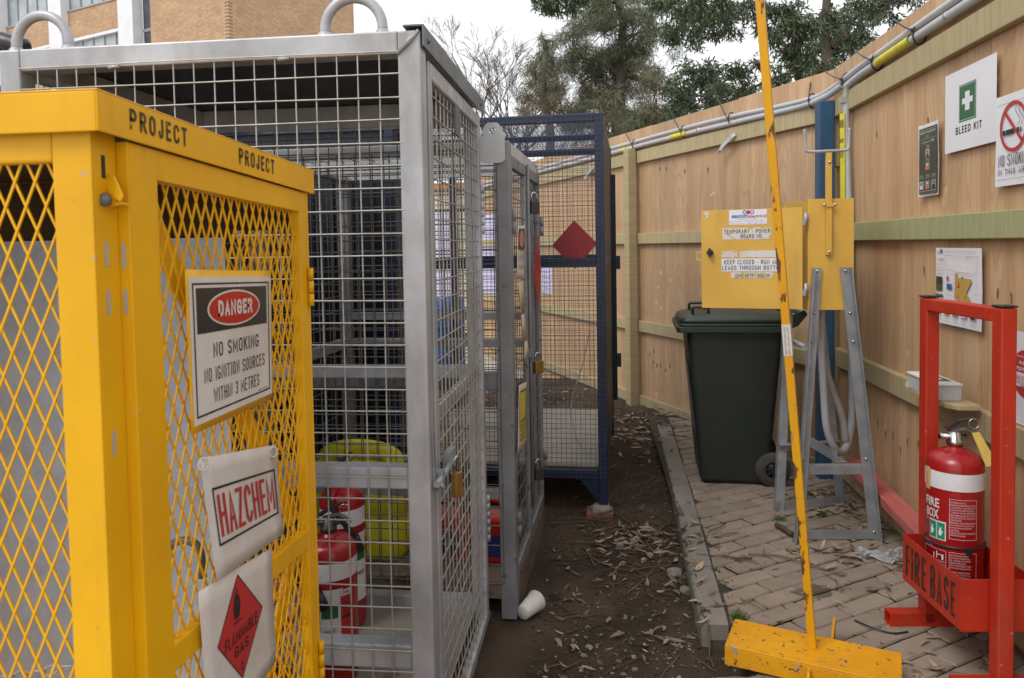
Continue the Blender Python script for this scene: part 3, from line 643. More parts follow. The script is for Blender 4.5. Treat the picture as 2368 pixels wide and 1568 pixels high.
GB=('grey',(.28,.29,.31)); LB=('pale',(.45,.44,.42)); MAROON=M('maroon_print',(.12,.03,.03),rough=.5); HIVIS=M('orange_print',(.75,.14,.03),rough=.5)
portrait(W,t,.40,.53,.60,.64,LB,MAROON); portrait(W,t,.40,.36,.60,.46,GB,HIVIS,WHITE); portrait(W,t,.10,.10,.30,.21,LB,LAV); portrait(W,t,.40,.10,.60,.21,GB,HIVIS,WHITE); portrait(W,t,.70,.10,.92,.21,GB,BLACK)
# site plan
t=wsheet('notice','white site plan poster with an orange mapped area behind the red stand',3.316,2.938,1.153,1.461,WHITE,curl=.004); W=Wall(3.316,2.938,1.153,1.461,NX-.0075)
b=MB(); W.t(b,"University of Melbourne - Faculty of Architecture, Building & Planning Redevelopment",.18,.945,.89,.965,0); W.line(b,.18,.935,.89,.935,.0006)
W.t(b,"brookfield",.03,.945,.11,.965,0,.02);W.t(b,"MULTIPLEX",.03,.92,.11,.935,0,.02)
for bb in (.80,.775,.74,.72,.70): W.line(b,.035,bb,.20,bb,.0009)
frame2d(b,W.p(.03,.675),W.p(.225,.675)-W.p(.03,.675),W.p(.03,.875)-W.p(.03,.675),.0007)
for a0,b0,a1,b1 in ((.3,.6,.3,.9),(.3,.9,.95,.9),(.72,.6,.72,.86),(.86,.3,.86,.9),(.9,.3,.9,.88),(.82,.33,.82,.9),(.78,.4,.78,.9),(.44,.68,.86,.68),(.44,.69,.86,.69),(.42,.3,.42,.7),(.46,.82,.7,.82),(.46,.76,.72,.76),(.34,.72,.34,.84),(.25,.66,.42,.66),(.25,.3,.25,.66),(.38,.86,.7,.86),(.84,.64,.94,.7),(.84,.52,.95,.56),(.84,.44,.95,.44)): W.line(b,a0,b0,a1,b1,.0006)
for i in range(9): W.line(b,.45+.03*i,.87,.46+.03*i,.885,.0008)
for k,nm in enumerate(("KEY WARDEN","DEPUTY CHIEF WARDEN","AREA WARDEN","AREA WARDEN","AREA WARDEN")):
    a=.035+.185*k; W.t(b,nm,a,.105,a+.12,.118); W.line(b,a+.02,.09,a+.1,.09,.0007); W.line(b,a+.02,.075,a+.09,.075,.0007); W.t(b,"0400 000 000",a+.01,.04,a+.11,.053)
b.build('lettering',PRINTGREY,t)
b=MB(); b.add([W.p(.44,.36),W.p(.62,.31),W.p(.80,.34),W.p(.70,.44),W.p(.80,.58),W.p(.80,.62),W.p(.50,.625),W.p(.50,.68),W.p(.46,.68)],[(0,1,2,3,4,5,6,7,8)]); b.build('mapped_area',M('ochre_print',(.52,.33,.08),rough=.5),t)
b=MB(); W.r(b,.27,.46,.38,.535); W.r(b,.115,.93,.15,.985); b.build('blue_block',PRINTBLUE,t)
b=MB(); W.r(b,.0,.345,.09,.385); W.r(b,.1,.345,.18,.385); W.r(b,.60,.61,.635,.64,.0006); b.build('green_block',GREEN,t)
b=MB(); disc2d(b,W.p(.285,.60),V((0,-.007,0)),V((0,0,.011))); W.r(b,.53,.50,.55,.57,.0006);W.r(b,.51,.50,.55,.515,.0006);W.r(b,.52,.37,.535,.41,.0006);W.r(b,.68,.37,.695,.41,.0006)
for a0,b0,a1,b1 in ((.26,.715,.46,.715),(.46,.715,.46,.695),(.46,.695,.76,.695),(.44,.66,.80,.655),(.24,.4,.40,.385),(.24,.9,.24,.72),(.24,.9,.93,.9),(.93,.9,.93,.78),(.93,.78,.87,.70)): W.line(b,a0,b0,a1,b1,.0009,.0004)
W.t(b,"ALL SITE PERSONNEL",.05,.83,.2,.86);W.t(b,"Legend",.02,.40,.08,.42); W.t(b,"HARD HATS",.03,.645,.16,.66); W.t(b,"Gate 4",.68,.87,.76,.895)
b.build('red_marking',REDPRINT,t)
b=MB(); W.r(b,.02,.43,.16,.52);b.build('photo',M('photo_green',(.06,.12,.03),rough=.5),t); b=MB(); W.r(b,.02,.52,.16,.62);b.build('photo',M('photo_dark',(.04,.045,.04),rough=.5),t)
for k,(bgc,top,hat) in enumerate(((LB,BLACK,None),(GB,HIVIS,BLACK),(GB,HIVIS,BLACK),(LB,LAV,None),(GB,BLACK,None))): portrait(W,t,.03+.185*k,.13,.14+.19*k,.255,bgc,top,hat)
# powder extinguisher sign
t=wsheet('notice','white powder extinguisher sign with a red disc at the right edge',2.736,2.50,.872,1.185,WHITE); W=Wall(2.736,2.50,.872,1.185,NX-.003)
b=MB(); c=W.p(.34,.555); disc2d(b,c,V((0,-.080,0)),V((0,0,.080))); b.build('red_disc',REDPRINT,t)
b=MB(); W.r(b,-.0,.44,.68,.55,.0004) if False else None; frect(b,c+V((-.0005,.075,-.045)),V((0,-.15,0)),V((0,0,.047))); W.t(b,"A:B(E)",.18,.64,.48,.69,.0008,.02);W.t(b,"POWDER",.12,.58,.54,.625,.0008,.02); W.t(b,"PRESSURED EXTINGUISHER",.1,.725,.56,.745,.0008); b.build('white_band',WHITE,t)
b=MB(); W.t(b,"USED FOR PAPER",.07,.50,.62,.525,.0014);W.t(b,"TEXTILE, OIL",.12,.47,.57,.495,.0014);W.t(b,"AND ELECTRICAL",.1,.44,.6,.465,.0014);W.t(b,"FIRES",.24,.41,.44,.435,.0014); b.build('lettering',REDPRINT,t)

# shelf with the first aid box
b=MB(); P=[(1.375,3.40,.873),(1.305,3.38,.873),(1.265,3.28,.873),(1.255,3.10,.873),(1.27,2.93,.873),(1.30,2.885,.873),(1.375,2.885,.873)]
b.poly(P,(0,0,1),.02); sh=tag(b.build('timber_shelf',PINE,bevel=.003),'small timber shelf screwed on the lower rail, carrying the plastic box','shelf')
t=thing('first_aid_box','cloudy clear plastic first aid box on the timber shelf','first aid box',(1.3,3.1,.894))
b=MB(); k=.0025; x0,x1,y0,y1=1.258,1.340,2.958,3.235
b.box(x0,x1,y0,y1,.8945,.897); b.box(x0,x0+k,y0,y1,.897,.948); b.box(x1-k,x1,y0,y1,.897,.948); b.box(x0+k,x1-k,y0,y0+k,.897,.948); b.box(x0+k,x1-k,y1-k,y1,.897,.948); b.build('tub',CLEARPL,t)
b=MB(); b.box(x0-.004,x1+.004,y0-.004,y1+.004,.949,.959); b.build('lid',M('white_lid',(.75,.76,.75),rough=.4),t,bevel=.003)
b=MB(); b.box(x0+.02,x1-.012,y0+.05,y1-.06,.9595,.960); b.build('green_label',GREEN,t); b=MB(); b.box(x0+.03,x1-.03,y0+.08,y1-.1,.9603,.9606); b.build('label_centre',WHITE,t)
b=MB(); b.tube(spline([(1.29,3.20,.912),(1.30,3.13,.915),(1.28,3.06,.908)],5),.017,8); b.build('blue_gloves',PALEBLUE,t)
for cx,cy in ((1.29,2.985),(1.315,3.03)):
    b=MB(); b.lathe([(0,.898),(.019,.898),(.019,.935),(0,.935)],14,(cx,cy,0)); b.build('bandage',WHITE,t)

# ------------------------------------------------------------------ fire extinguishers
def extinguisher(label,full=True,face=-2.2,hose=False):
    t=thing('fire_extinguisher',label,'extinguisher',(0,0,0),None,False); r=.089
    prof=[(0,.004),(r*.9,.004),(r*.97,.012),(r*.97,.03),(r,.034),(r,.428),(r*.985,.443),(r*.93,.456),(r*.78,.471),(r*.5,.483),(.024,.487),(.024,.507),(0,.507)]
    b=MB(); b.lathe(prof,44); b.build('cylinder',EXT,t)
    e=.0007; b=MB(); b.lathe([(r+e,.362),(r+e,.420)],44); b.build('white_band',M('white_gloss',(.74,.74,.78),rough=.25),t)
    def fn(a0,z0,a1,z1,k=2*e): # map unit square to arc; angle grows to the right seen from outside
        return lambda u,v: ((r+k)*math.cos(a0+(a1-a0)*u),(r+k)*math.sin(a0+(a1-a0)*u),z0+(z1-z0)*v)
    def arc(mb,a0,z0,a1,z1,k=2*e,n=10):
        g=fn(a0,z0,a1,z1,k); vs=[];fs=[]
        for i in range(n+1): vs+= [g(i/n,0),g(i/n,1)]
        for i in range(n): fs.append((2*i,2*i+2,2*i+3,2*i+1))
        mb.add(vs,fs)
    def afr(mb,a0,z0,a1,z1,w=.0012):
        da=w/r; arc(mb,a0,z0,a1,z0+w);arc(mb,a0,z1-w,a1,z1);arc(mb,a0,z0,a0+da,z1,n=1);arc(mb,a1-da,z0,a1,z1,n=1)
    f=face
    b=MB(); 
    if full:
        afr(b,f+.05,.20,f+1.0,.335); afr(b,f+.05,.045,f+1.0,.155); afr(b,f-1.0,.085,f-.05,.155)
        arc(b,f-1.2,.03,f+1.2,.0312,n=24); arc(b,f-1.2,.172,f+1.2,.1732,n=24)
        for k,tx in enumerate(("RECHARGE AFTER USE","RECHARGE EXTINGUISHER IMMEDIATELY BY RETURNING","IT IS DANGEROUS TO USE OTHER THAN THE","USE ONLY HIP POWDER FOR RECHARGE","IT IS IMPORTANT THAT ONLY THOSE RECHARGING","EXTINGUISHER LABEL BE USED. THE USE OF","IMPAIR THE EFFICIENCY OR CAUSE MALFUNCTION","MAINTENANCE","PERIODICALLY CHECK THE PRESSURE GAUGE","EXTINGUISHER MAY REQUIRE SERVICE","AND MAINTENANCE REQUIREMENTS","CAUTION","PRESSURE VESSEL CONTENTS UNDER PRESSURE","SERVICING USE ONLY")):
            z=.322-k*.0085; b.text(tx,0,0,0,0 if False else 0,fn=fn(f+.09,z,f+.09+min(.86,.021*len(tx)+.12),z+.0052))
        for k,tx in enumerate(("RECHARGE INSTRUCTIONS","REPLACE ANY DAMAGED SEAL","FILL CYLINDER WITH POWDER","REPLACE NECK SEAL","REFIT VALVE ASSEMBLY THEN","REFIT SAFETY PIN AND HOSE","WORKING PRESSURE 1000kPa","GROSS MASS CHARGED 13.0kg","PERIODIC TEST PRESSURE")):
            z=.143-k*.0085-(.006 if k>5 else 0); b.text(tx,0,0,0,0,fn=fn(f+.09,z,f+.09+min(.86,.021*len(tx)+.16),z+.005))
        b.text("FIRE",0,0,0,.03,fn=fn(f-.95,.296,f-.30,.327)); b.text("BOX",0,0,0,.03,fn=fn(f-.9,.258,f-.32,.290)); b.text("RECHARGED POWDER TYPE",0,0,0,0,fn=fn(f-.95,.247,f-.35,.252)); b.text("INSTRUCTIONS",0,0,0,0,fn=fn(f-.98,.160,f-.55,.169))
        b.text("SWEEP SIDE TO",0,0,0,0,fn=fn(f-.42,.112,f-.1,.118)); b.text("SIDE UNDER",0,0,0,0,fn=fn(f-.4,.103,f-.12,.109)); b.text("FLAMES.",0,0,0,0,fn=fn(f-.35,.094,f-.16,.100))
        arc(b,f-.72,.188,f-.06,.252,k=.0006,n=8)
        b.build('printed_text',M('white_print',(.68,.62,.64),rough=.4),t)
        for a0 in (-.70,-.38):
            b=MB(); arc(b,f+a0,.192,f+a0+.28,.247); b.build('green_panel',TEAL,t)
        b=MB()
        for a0 in (f-.66,f-.33):
            for (da,dz,w_,h) in ((.02,.012,.10,.018),(.05,.026,.06,.012),(.13,.02,.03,.008),(.0,.04,.04,.002),(.10,.04,.04,.002)): arc(b,a0+da,.192+dz,a0+da+w_,.192+dz+h,k=.002,n=3)
        for (da,z,w_,h) in ((-.40,.123,.03,.024),(-.36,.136,.14,.003),(-.2,.122,.06,.018),(-.52,.12,.03,.02)): arc(b,f+da,z,f+da+w_,z+h,k=.0016,n=3)
        b.build('pictograms',WHITE,t)
        b=MB(); b.tube([((r+.003)*math.cos(a),(r+.003)*math.sin(a),.168-.004*math.sin(a)) for a in [k*math.pi/20 for k in range(40)]],.0042,6,closed=True); b.box(-.004,.012,-r-.012,-r,.155,.172); b.build('strap',PLASBLK,t)
        b=MB(); arc(b,f-1.0,.35,f-.70,.427,k=.0022); b.build('service_sticker',M('pale_sticker',(.66,.5,.2),(.6,.2,.1),rough=.4,ns=40),t)
    else:
        b=MB(); arc(b,f-.75,.10,f+.10,.335); b.build('label_panel',M('white_gloss2',(.7,.69,.68),rough=.3),t)
        b=MB(); arc(b,f-.70,.24,f-.1,.285,k=.002); b.build('green_panel',GREEN,t)
        b=MB(); arc(b,f+.0,.10,f+.55,.33,k=.0022); b.build('red_panel',REDPRINT,t); b=MB(); b.text("QUELL",0,0,0,.02,fn=fn(f+.06,.312,f+.46,.326,.003)); arc(b,f+.02,.309,f+.5,.329,k=.0026); b.build('logo_strip',WHITE,t)
        b=MB(); b.text("QUELL",0,0,0,.02,fn=fn(f+.06,.312,f+.38,.326,.0034)); b.text("6A:80B(E)",0,0,0,.02,fn=fn(f+.05,.23,f+.4,.245,.0034)); b.text("NIGHT",0,0,0,.02,fn=fn(f-.6,.19,f-.2,.203,.0028))
        for k in range(7): arc(b,f+.08,.295-k*.009,f+.45,.297-k*.009,k=.0034,n=3)
        b.build('printed_text',BLACK,t)
    # valve: neck collar, body, lever pair, pin ring
    b=MB(); b.lathe([(.0,.50),(.027,.50),(.027,.515),(.02,.52),(.02,.545),(0,.547)],20); b.tube([(-.05,0,.528),(.035,0,.528)],.010,10); b.build('valve',CHROME if full else DARKMETAL,t)
    b=MB(); b.beam((-.02,0,.545),(.035,0,.556),.022,.004); b.beam((.035,0,.556),(.075,0,.528),.022,.004); b.build('carry_handle',GALVD,t)
    b=MB(); b.beam((-.028,0,.555),(.01,0,.580),.02,.012); b.beam((.01,0,.580),(.06,0,.592),.02,.006); b.build('lever',PLASBLK,t)
    b=MB(); b.tube([(.055+.017*math.cos(a),-.013,.575+.017*math.sin(a)) for a in [k*math.pi/8 for k in range(16)]],.0018,5,closed=True); b.build('pin_ring',CHROME,t)
    b=MB(); q=[V((.040,-.03,.548)),V((.062,-.035,.552)),V((.102,-.075,.455)),V((.066,-.075,.445))]; b.poly(q,(0,-1,0),.001)
    if full: b.build('service_tag',TAGYEL,t)
    if hose or not full:
        b=MB(); b.tube(spline([(-.05,0,.528),(-.085,-.02,.52),(-.10,-.05,.45),(-.06,-.085,.38),(-.02,-.10,.33)],8),.011,8); b.build('hose',PLASBLK,t); b=MB(); b.tube([(-.02,-.10,.335),(.0,-.104,.28)],[.012,.017],8); b.build('nozzle',PLASBLK,t)
    return t
e=extinguisher('red fire extinguisher standing in the red FIRE BASE stand',True,face=-2.2)
e.location=(1.212,2.72,.293); 
e.rotation_euler=(0,0,R(0))

# ------------------------------------------------------------------ red fire base stand
t=thing('fire_point_stand','red steel FIRE BASE stand holding the extinguisher beside the hoarding','fire stand',(1.2,2.66,.09))
A=V((1.188,2.868,0)); B_=V((1.222,2.43,0)); d=(B_-A).normalized(); n_=V((-d.y,d.x,0))
ax=Matrix((d,n_,V((0,0,1)))).transposed().to_4x4(); ax.translation=A; LL=(B_-A).length
b=MB(ax); b.box(-.025,.025,-.024,.024,.10,1.287); b.build('post',RED,t,bevel=.005); b=MB(ax); b.box(LL-.025,LL+.025,-.024,.024,.10,1.287); b.build('post',RED,t,bevel=.005)
b=MB(ax); b.box(.0255,LL-.0255,-.024,.024,1.243,1.286); b.build('crossbar',RED,t,bevel=.004)
b=MB(ax); b.box(-.026,.026,-.025,.025,1.2885,1.295); b.build('end_cap',PLASBLK,t,bevel=.002); b=MB(ax); b.box(LL-.026,LL+.026,-.025,.025,1.2885,1.295); b.build('end_cap',PLASBLK,t,bevel=.002)
def tubeframe(ax,s,n0,n1,z0,z1,w_):
    b=MB(ax); k=.004
    for (s0,s1,za,zb) in ((s-w_/2,s+w_/2,z0,z0+k),(s-w_/2,s+w_/2,z1-k,z1),(s-w_/2,s-w_/2+k,z0+k,z1-k),(s+w_/2-k,s+w_/2,z0+k,z1-k)): b.box(s0,s1,n0,n1,za,zb)
    return b
tubeframe(ax,0,-.145,.145,.0905,.1385,.05).build('foot',RED,t); tubeframe(ax,LL,-.145,.145,.0905,.1385,.05).build('foot',RED,t)
b=MB(ax); s0,s1,n0,n1,z0,z1=.030,LL-.030,-.105,.125,.272,.438; k=.004
b.box(s0,s1,n0,n1,z0,z0+k); b.box(s0,s1,n0,n0+k,z0+k,z1); b.box(s0,s1,n1-k,n1,z0+k,z1); b.box(s0,s0+k,n0+k,n1-k,z0+k,z1); b.box(s1-k,s1,n0+k,n1-k,z0+k,z1); tr=b.build('tray',RED,t,bevel=.0015)
b=MB(ax); # stencil FIRE BASE on the outer wall (n = n0), read with s increasing to the right
for body,s_a,s_b in (("FIRE",.055,.195),("BASE",.225,.375)): b.cbox(body,(s_a,n0-.0012,.298),(s_b-s_a,0,0),(0,0,.112),.21,.4)
b.build('lettering',STENCIL,tr)

# ------------------------------------------------------------------ yellow T stand
t=thing('lifting_stand','chipped yellow T shaped steel stand with a leaning pole on the kerb end','stand',(.683,2.513,.10))
ax=Matrix.Translation((.683,2.513,.10))@Matrix.Rotation(R(-19.8),4,'Z')@Matrix.Rotation(R(.6),4,'Y')
b=MB(ax); L2=.262;w2=.098;hh=.066;k=.005
b.box(-L2,L2,-w2,w2,hh-k,hh); b.box(-L2,L2,-w2,-w2+k,0,hh-k); b.box(-L2,L2,w2-k,w2,0,hh-k); b.build('base_channel',YELSTAND,t,bevel=.003)
b=MB(ax); b.poly([(-.004,-w2-.002,.0),(-.004,-w2-.002,hh-.012),(-.004,-w2-.27,.012),(-.004,-w2-.27,0)],(1,0,0),.008); b.build('foot_fin',YELSTAND,t)
b=MB(ax); b.poly([(.05,w2+.002,.0),(.05,w2+.002,hh-.004),(.05,w2+.15,hh+.005),(.05,w2+.15,0)],(1,0,0),.008); b.build('foot_fin',YELSTAND,t)
pb=ax@V((0,0.012,hh)); pt=V((.465,2.37,2.62))
b=MB(); b.beam(pb,pt,.025,.025,(.34,.94,0)); po=b.build('pole',YELPOLE,t,bevel=.002)
b=MB(); dd=(pt-pb).normalized(); c=pb+dd*((1.14-pb.z)/dd.z); xx=dd.cross(V((.34,.94,0))).normalized(); nn=xx.cross(dd).normalized(); 
b.beam(c,c+dd*.10,.0262,.0262,(.34,.94,0)); stk=b.build('label_sticker',DIRTYWHITE,po); b=MB()
for k in range(2):
    o_=c+nn*(-.0140)+xx*(-.008+.010*k)+dd*.09; b.text(("Phone: (03) 9931 1500","Fax: (03) 9931 1300")[k],o_,dd*-.085,xx*.005)
b.build('lettering',BLACK,stk)
# broken concrete under the stand
def rock(name,c,s,mat,label,cat,seed,group=None,flat=1):
    b=MB(); import bmesh
    bm=bmesh.new(); bmesh.ops.create_icosphere(bm,subdivisions=3,radius=1)
    vs=[]
    for v in bm.verts:
        p=v.co.copy(); k=1+.28*mathutils.noise.noise(p*1.3+V((seed,0,0)))+.12*mathutils.noise.noise(p*3.1+V((0,seed,0)))
        p*=k; vs.append((c[0]+p.x*s[0],c[1]+p.y*s[1],c[2]+max(-.9,min(.75,p.z))*s[2]))
    fs=[tuple(v.index for v in f.verts) for f in bm.faces]; bm.free(); b.add(vs,fs,False)
    return tag(b.build(name,mat),label,cat,group)
rock('concrete_lump',(.52,2.40,.05),(.17,.11,.06),CONC,'pale broken concrete lump under the left end of the yellow stand','rubble',3)

# ------------------------------------------------------------------ wheelie bin (front faces left)
t=thing('wheelie_bin','dark green wheelie bin with closed lid standing on the pavers','bin',(.8,4.6,PZ))
ROT=Matrix.Translation((.80,4.70,0))@Matrix.Rotation(R(-3),4,'Z')@Matrix.Translation((-.80,-4.70,0))
b=MB(ROT)
zt=1.0; zb=PZ+.006
def ringbox(x0,x1,y0,y1,z,r=.03,n=4):
    o=[]
    for cx,cy,a in ((x1-r,y1-r,0),(x0+r,y1-r,90),(x0+r,y0+r,180),(x1-r,y0+r,270)):
        for i in range(n+1): q=R(a+90*i/n); o.append((cx+r*math.cos(q),cy+r*math.sin(q),z))
    return o
secs=[ringbox(.615,.965,4.475,4.875,zb,.03),ringbox(.600,.985,4.462,4.89,zb+.02,.03),ringbox(.528,1.06,4.405,4.965,zt-.03,.04),ringbox(.528,1.06,4.405,4.965,zt+.03,.04)]
vs=[v for s_ in secs for v in s_]; n=len(secs[0]); fs=[(i*n+j,i*n+(j+1)%n,(i+1)*n+(j+1)%n,(i+1)*n+j) for i in range(len(secs)-1) for j in range(n)]+[tuple(range(n))[::-1],tuple((len(secs)-1)*n+j for j in range(n))]
b.add(vs,fs,False); bo=b.build('body',BINLOW,t,bevel=.004)
b=MB(ROT)
r1=[ringbox(.468,1.075,4.372,4.995,z,.03) for z in (.985,1.018)]; r2=[ringbox(.485,1.07,4.38,4.985,z,.03) for z in (1.019,1.035)]
for rr in (r1,r2):
    vs=rr[0]+rr[1]; b.add(vs,[(j,(j+1)%n,n+(j+1)%n,n+j) for j in range(n)]+[tuple(range(n))[::-1],tuple(n+j for j in range(n))])
b.build('rim',BIN,t,bevel=.004)
b=MB(ROT); secs=[ringbox(.482,1.10,4.40,4.96,1.038,.05),ringbox(.492,1.10,4.41,4.95,1.062,.06),ringbox(.54,1.08,4.45,4.91,1.082,.08),ringbox(.60,1.04,4.50,4.86,1.088,.08)]
vs=[v for s_ in secs for v in s_]; b.add(vs,[(i*n+j,i*n+(j+1)%n,(i+1)*n+(j+1)%n,(i+1)*n+j) for i in range(3) for j in range(n)]+[tuple(range(n))[::-1],tuple(3*n+j for j in range(n))],True); lid=b.build('lid',BIN,t)
for yy in (4.50,4.80):
    b=MB(ROT); b.tube([(.565,yy,1.06),(.565,yy,1.118),(.572,yy,1.124),(.645,yy,1.124),(.655,yy,1.118),(.655,yy,1.07)],.009,8); b.build('lid_handle',BIN,lid)
b=MB(ROT); 
for yy in (4.42,4.94): b.poly([(1.06,yy,1.06),(1.175,yy,1.11),(1.19,yy,1.085),(1.14,yy,1.02),(1.07,yy,.99)],(0,1,0),.018)
b.tube([(1.165,4.42,1.085),(1.165,4.95,1.085)],.014,10); b.build('hinge_handle',BIN,t)
b=MB(ROT)
for xx in (.72,.83,.94): b.box(xx-.004,xx+.004,4.408,4.44,.90,.985)
b.build('rib',BINLOW,t)
for yy in (4.455,4.93):
    b=MB(ROT); c=V((1.005,yy,PZ+.098)); Y2=Matrix.Rotation(R(90),3,'X')
    b.lathe([(.045,-.022),(.092,-.022),(.098,-.014),(.098,.014),(.092,.022),(.045,.022)],36,c,Y2); wh=b.build('wheel',RUBBER,t)
    b=MB(ROT); b.lathe([(0,-.015),(.018,-.018),(.018,-.012),(.046,-.012),(.046,.012),(0,.012)],24,c,Y2)
    for k in range(8): a=k*math.pi/4; b.beam(c+V((.016*math.cos(a),-.016,.016*math.sin(a))),c+V((.046*math.cos(a),-.016,.046*math.sin(a))),.006,.006,(0,1,0))
    b.build('hub',PLASBLK,wh)
b=MB(ROT); b.tube([(1.005,4.46,PZ+.098),(1.005,4.93,PZ+.098)],.011,8); b.build('axle',DARKMETAL,t)
b=MB(ROT); b.add([(.594,4.50,.28),(.594,4.80,.28),(.542,4.80,.78),(.542,4.50,.78)],[(0,1,2,3)]); fs_=b.build('front_sticker',M('faded_blue_sticker',(.20,.20,.33),(.15,.15,.25),rough=.5),t); fs_.location.x-=.006

# ------------------------------------------------------------------ temporary power board on its leg frame
t=thing('power_board','yellow temporary power board with open door on a galvanised leg frame','power board',(1.09,3.9,PZ))
b=MB(); CX0,CX1,CY0,CY1,CZ0,CZ1=.985,1.190,3.68,4.14,1.173,1.693; k=.003
b.box(CX0,CX1,CY0,CY0+k,CZ0,CZ1); b.box(CX0,CX1,CY1-k,CY1,CZ0,CZ1); b.box(CX1-k,CX1,CY0+k,CY1-k,CZ0,CZ1); b.box(CX0,CX1-k,CY0+k,CY1-k,CZ0,CZ0+k); b.box(CX0,CX1-k,CY0+k,CY1-k,CZ1-k,CZ1)
b.box(CX0+.0,CX0+k,CY0+k,CY0+.16,CZ0+k,CZ1-k);b.box(CX0,CX0+k,CY1-.03,CY1-k,CZ0+k,CZ1-k)
b.box(CX0,CX0+k,CY0+.16,CY1-.03,CZ1-.06,CZ1-k); b.box(CX0,CX0+k,CY0+.16,CY1-.03,CZ0+k,CZ0+.04)
cab=b.build('cabinet',YELBOX,t,bevel=.002)
b=MB(); b.box(CX0+.06,CX0+.064,CY0+.165,CY1-.035,CZ0+.04,CZ1-.04); 
for i in range(2):
    for j in range(2): b.box(CX0+.025,CX0+.06,CY0+.18+j*.11,CY0+.26+j*.11,CZ0+.08+i*.18,CZ0+.2+i*.18)
b.build('socket_panel',M('grey_sockets',(.25,.25,.26),rough=.5),cab,bevel=.004)
# door opened about 110 degrees
dr0=V((.957,3.672,0)); dr1=V((.512,3.80,0)); dv=(dr0-dr1); DL=dv.length; dv.normalize(); dnrm=V((dv.y,-dv.x,0))  # dnrm toward camera
ax=Matrix((dv,-dnrm,V((0,0,1)))).transposed().to_4x4(); ax.translation=dr1
# 'ax': local x to the right along the door, local y away from camera, z up
b=MB(ax); z0,z1=1.178,1.655; b.box(0,DL,0,.002,z0,z1); b.box(0,.002,.002,.022,z0,z1); b.box(DL-.002,DL,.002,.022,z0,z1); b.box(.002,DL-.002,.002,.022,z0,z0+.002); b.box(.002,DL-.002,.002,.022,z1-.002,z1)
door=b.build('door',YELBOX,t,bevel=.0012)
H=z1-z0
def dp(a,bb,k=.001): return ax@V((a*DL,-k,z0+bb*H))
def drect(mb,a0,b0,a1,b1,k=.001): mb.add([dp(a0,b0,k),dp(a1,b0,k),dp(a1,b1,k),dp(a0,b1,k)],[(0,1,2,3)])
def dtext(mb,body,a0,b0,a1,b1,k=.0022,bold=0): mb.text(body,dp(a0,b0,k),dp(a1,b0,k)-dp(a0,b0,k),dp(a0,b1,k)-dp(a0,b0,k),bold)
def torn(mb,a0,b0,a1,b1,k,seed):
    r=random.Random(seed); n=26; top=[];bot=[]
    for i in range(n+1):
        a=a0+(a1-a0)*i/n; top.append(dp(a,b1-(b1-b0)*r.choice([0,0,0,.02,.12,.05]),k)); bot.append(dp(a,b0+(b1-b0)*r.choice([0,0,.03,.1,.02]),k))
    for i in range(n):
        if r.random()<.10: continue
        mb.add([bot[i],bot[i+1],top[i+1],top[i]],[(0,1,2,3)])
b=MB(); drect(b,.285,.845,.66,.995,.001); s1=b.build('contractor_card',WHITE,door)
b=MB(); dtext(b,"eascom",.31,.915,.475,.945,bold=.02); 
for a in (.44,.515): ring2d(b,dp(a,.97,.0022),dv,V((0,0,1)),.006,.0095,20)
b.build('blue_lettering',PRINTBLUE,s1); b=MB(); dtext(b,"electrical",.48,.915,.655,.948,bold=.01); disc2d(b,dp(.478,.97,.0024),dv*.0085,V((0,0,.0095))); b.build('red_lettering',REDPRINT,s1)
b=MB(); dtext(b,"P: 1300 EASCOM (327266)",.375,.895,.555,.907); dtext(b,"Temporary Board ID:        TEMP BOARD (1) EAST FENCE",.29,.872,.63,.884); dtext(b,"Temporary Board Fed From:     MAIN T.B SHEDS 1 CB 11,12,13",.29,.850,.655,.861); b.build('small_print',PRINTGREY,s1)
PEEL=M('peeling_white_label',(.68,.66,.63),(.60,.56,.52),rough=.5,ns=8,chips=((.60,.36,.10),.55,22))
b=MB(); torn(b,.215,.695,.70,.815,.001,2); s1=b.build('torn_label',PEEL,door); b=MB(); 
for tx,a0,b0,a1,b1 in (("TEMPORARY - POWER",.235,.76,.69,.80),("BOARD NO.",.40,.71,.62,.75)): b.cbox(tx,dp(a0,b0,.0022),dp(a1,b0,.0022)-dp(a0,b0,.0022),dp(a0,b1,.0022)-dp(a0,b0,.0022),.13,.4)
b.build('lettering',BLACK,s1)
b=MB(); torn(b,.20,.515,.815,.585,.001,5); b.build('torn_label',PEEL,door)
b=MB(); drect(b,.205,.375,.815,.505,.001); s1=b.build('label',WHITE,door); b=MB(); 
for tx,a0,b0,a1,b1 in (("KEEP CLOSED - RUN ALL",.235,.448,.785,.492),("LEADS THROUGH BOTTOM",.215,.39,.81,.434)): b.cbox(tx,dp(a0,b0,.0022),dp(a1,b0,.0022)-dp(a0,b0,.0022),dp(a0,b1,.0022)-dp(a0,b0,.0022),.17,.4)
b.build('lettering',BLACK,s1)
b=MB(); torn(b,.30,.305,.72,.365,.001,9); s1=b.build('torn_label',PEEL,door); b=MB(); dtext(b,"LEAD ENTRY BELOW",.34,.315,.69,.353); b.build('lettering',BLACK,s1)
b=MB(); 
for a0,b0,a1,b1 in ((.03,.955,.08,.985),(.05,.925,.07,.955),(.035,.915,.06,.93)): drect(b,a0,b0,a1,b1)
b.build('sticker_remnant',PEEL,door)
b=MB(ax); b.lathe([(0,-.022),(.011,-.022),(.015,-.016),(.015,0),(.0,0)],20,(.042,-.001,z0+.57*H),Matrix.Rotation(R(90),3,'X')@Matrix.Scale(-1,3,V((0,0,1)))); b.box(.037,.047,-.030,-.018,z0+.57*H-.021,z0+.57*H+.021); b.build('knob',PLASBLK,door)
b=MB(ax); 
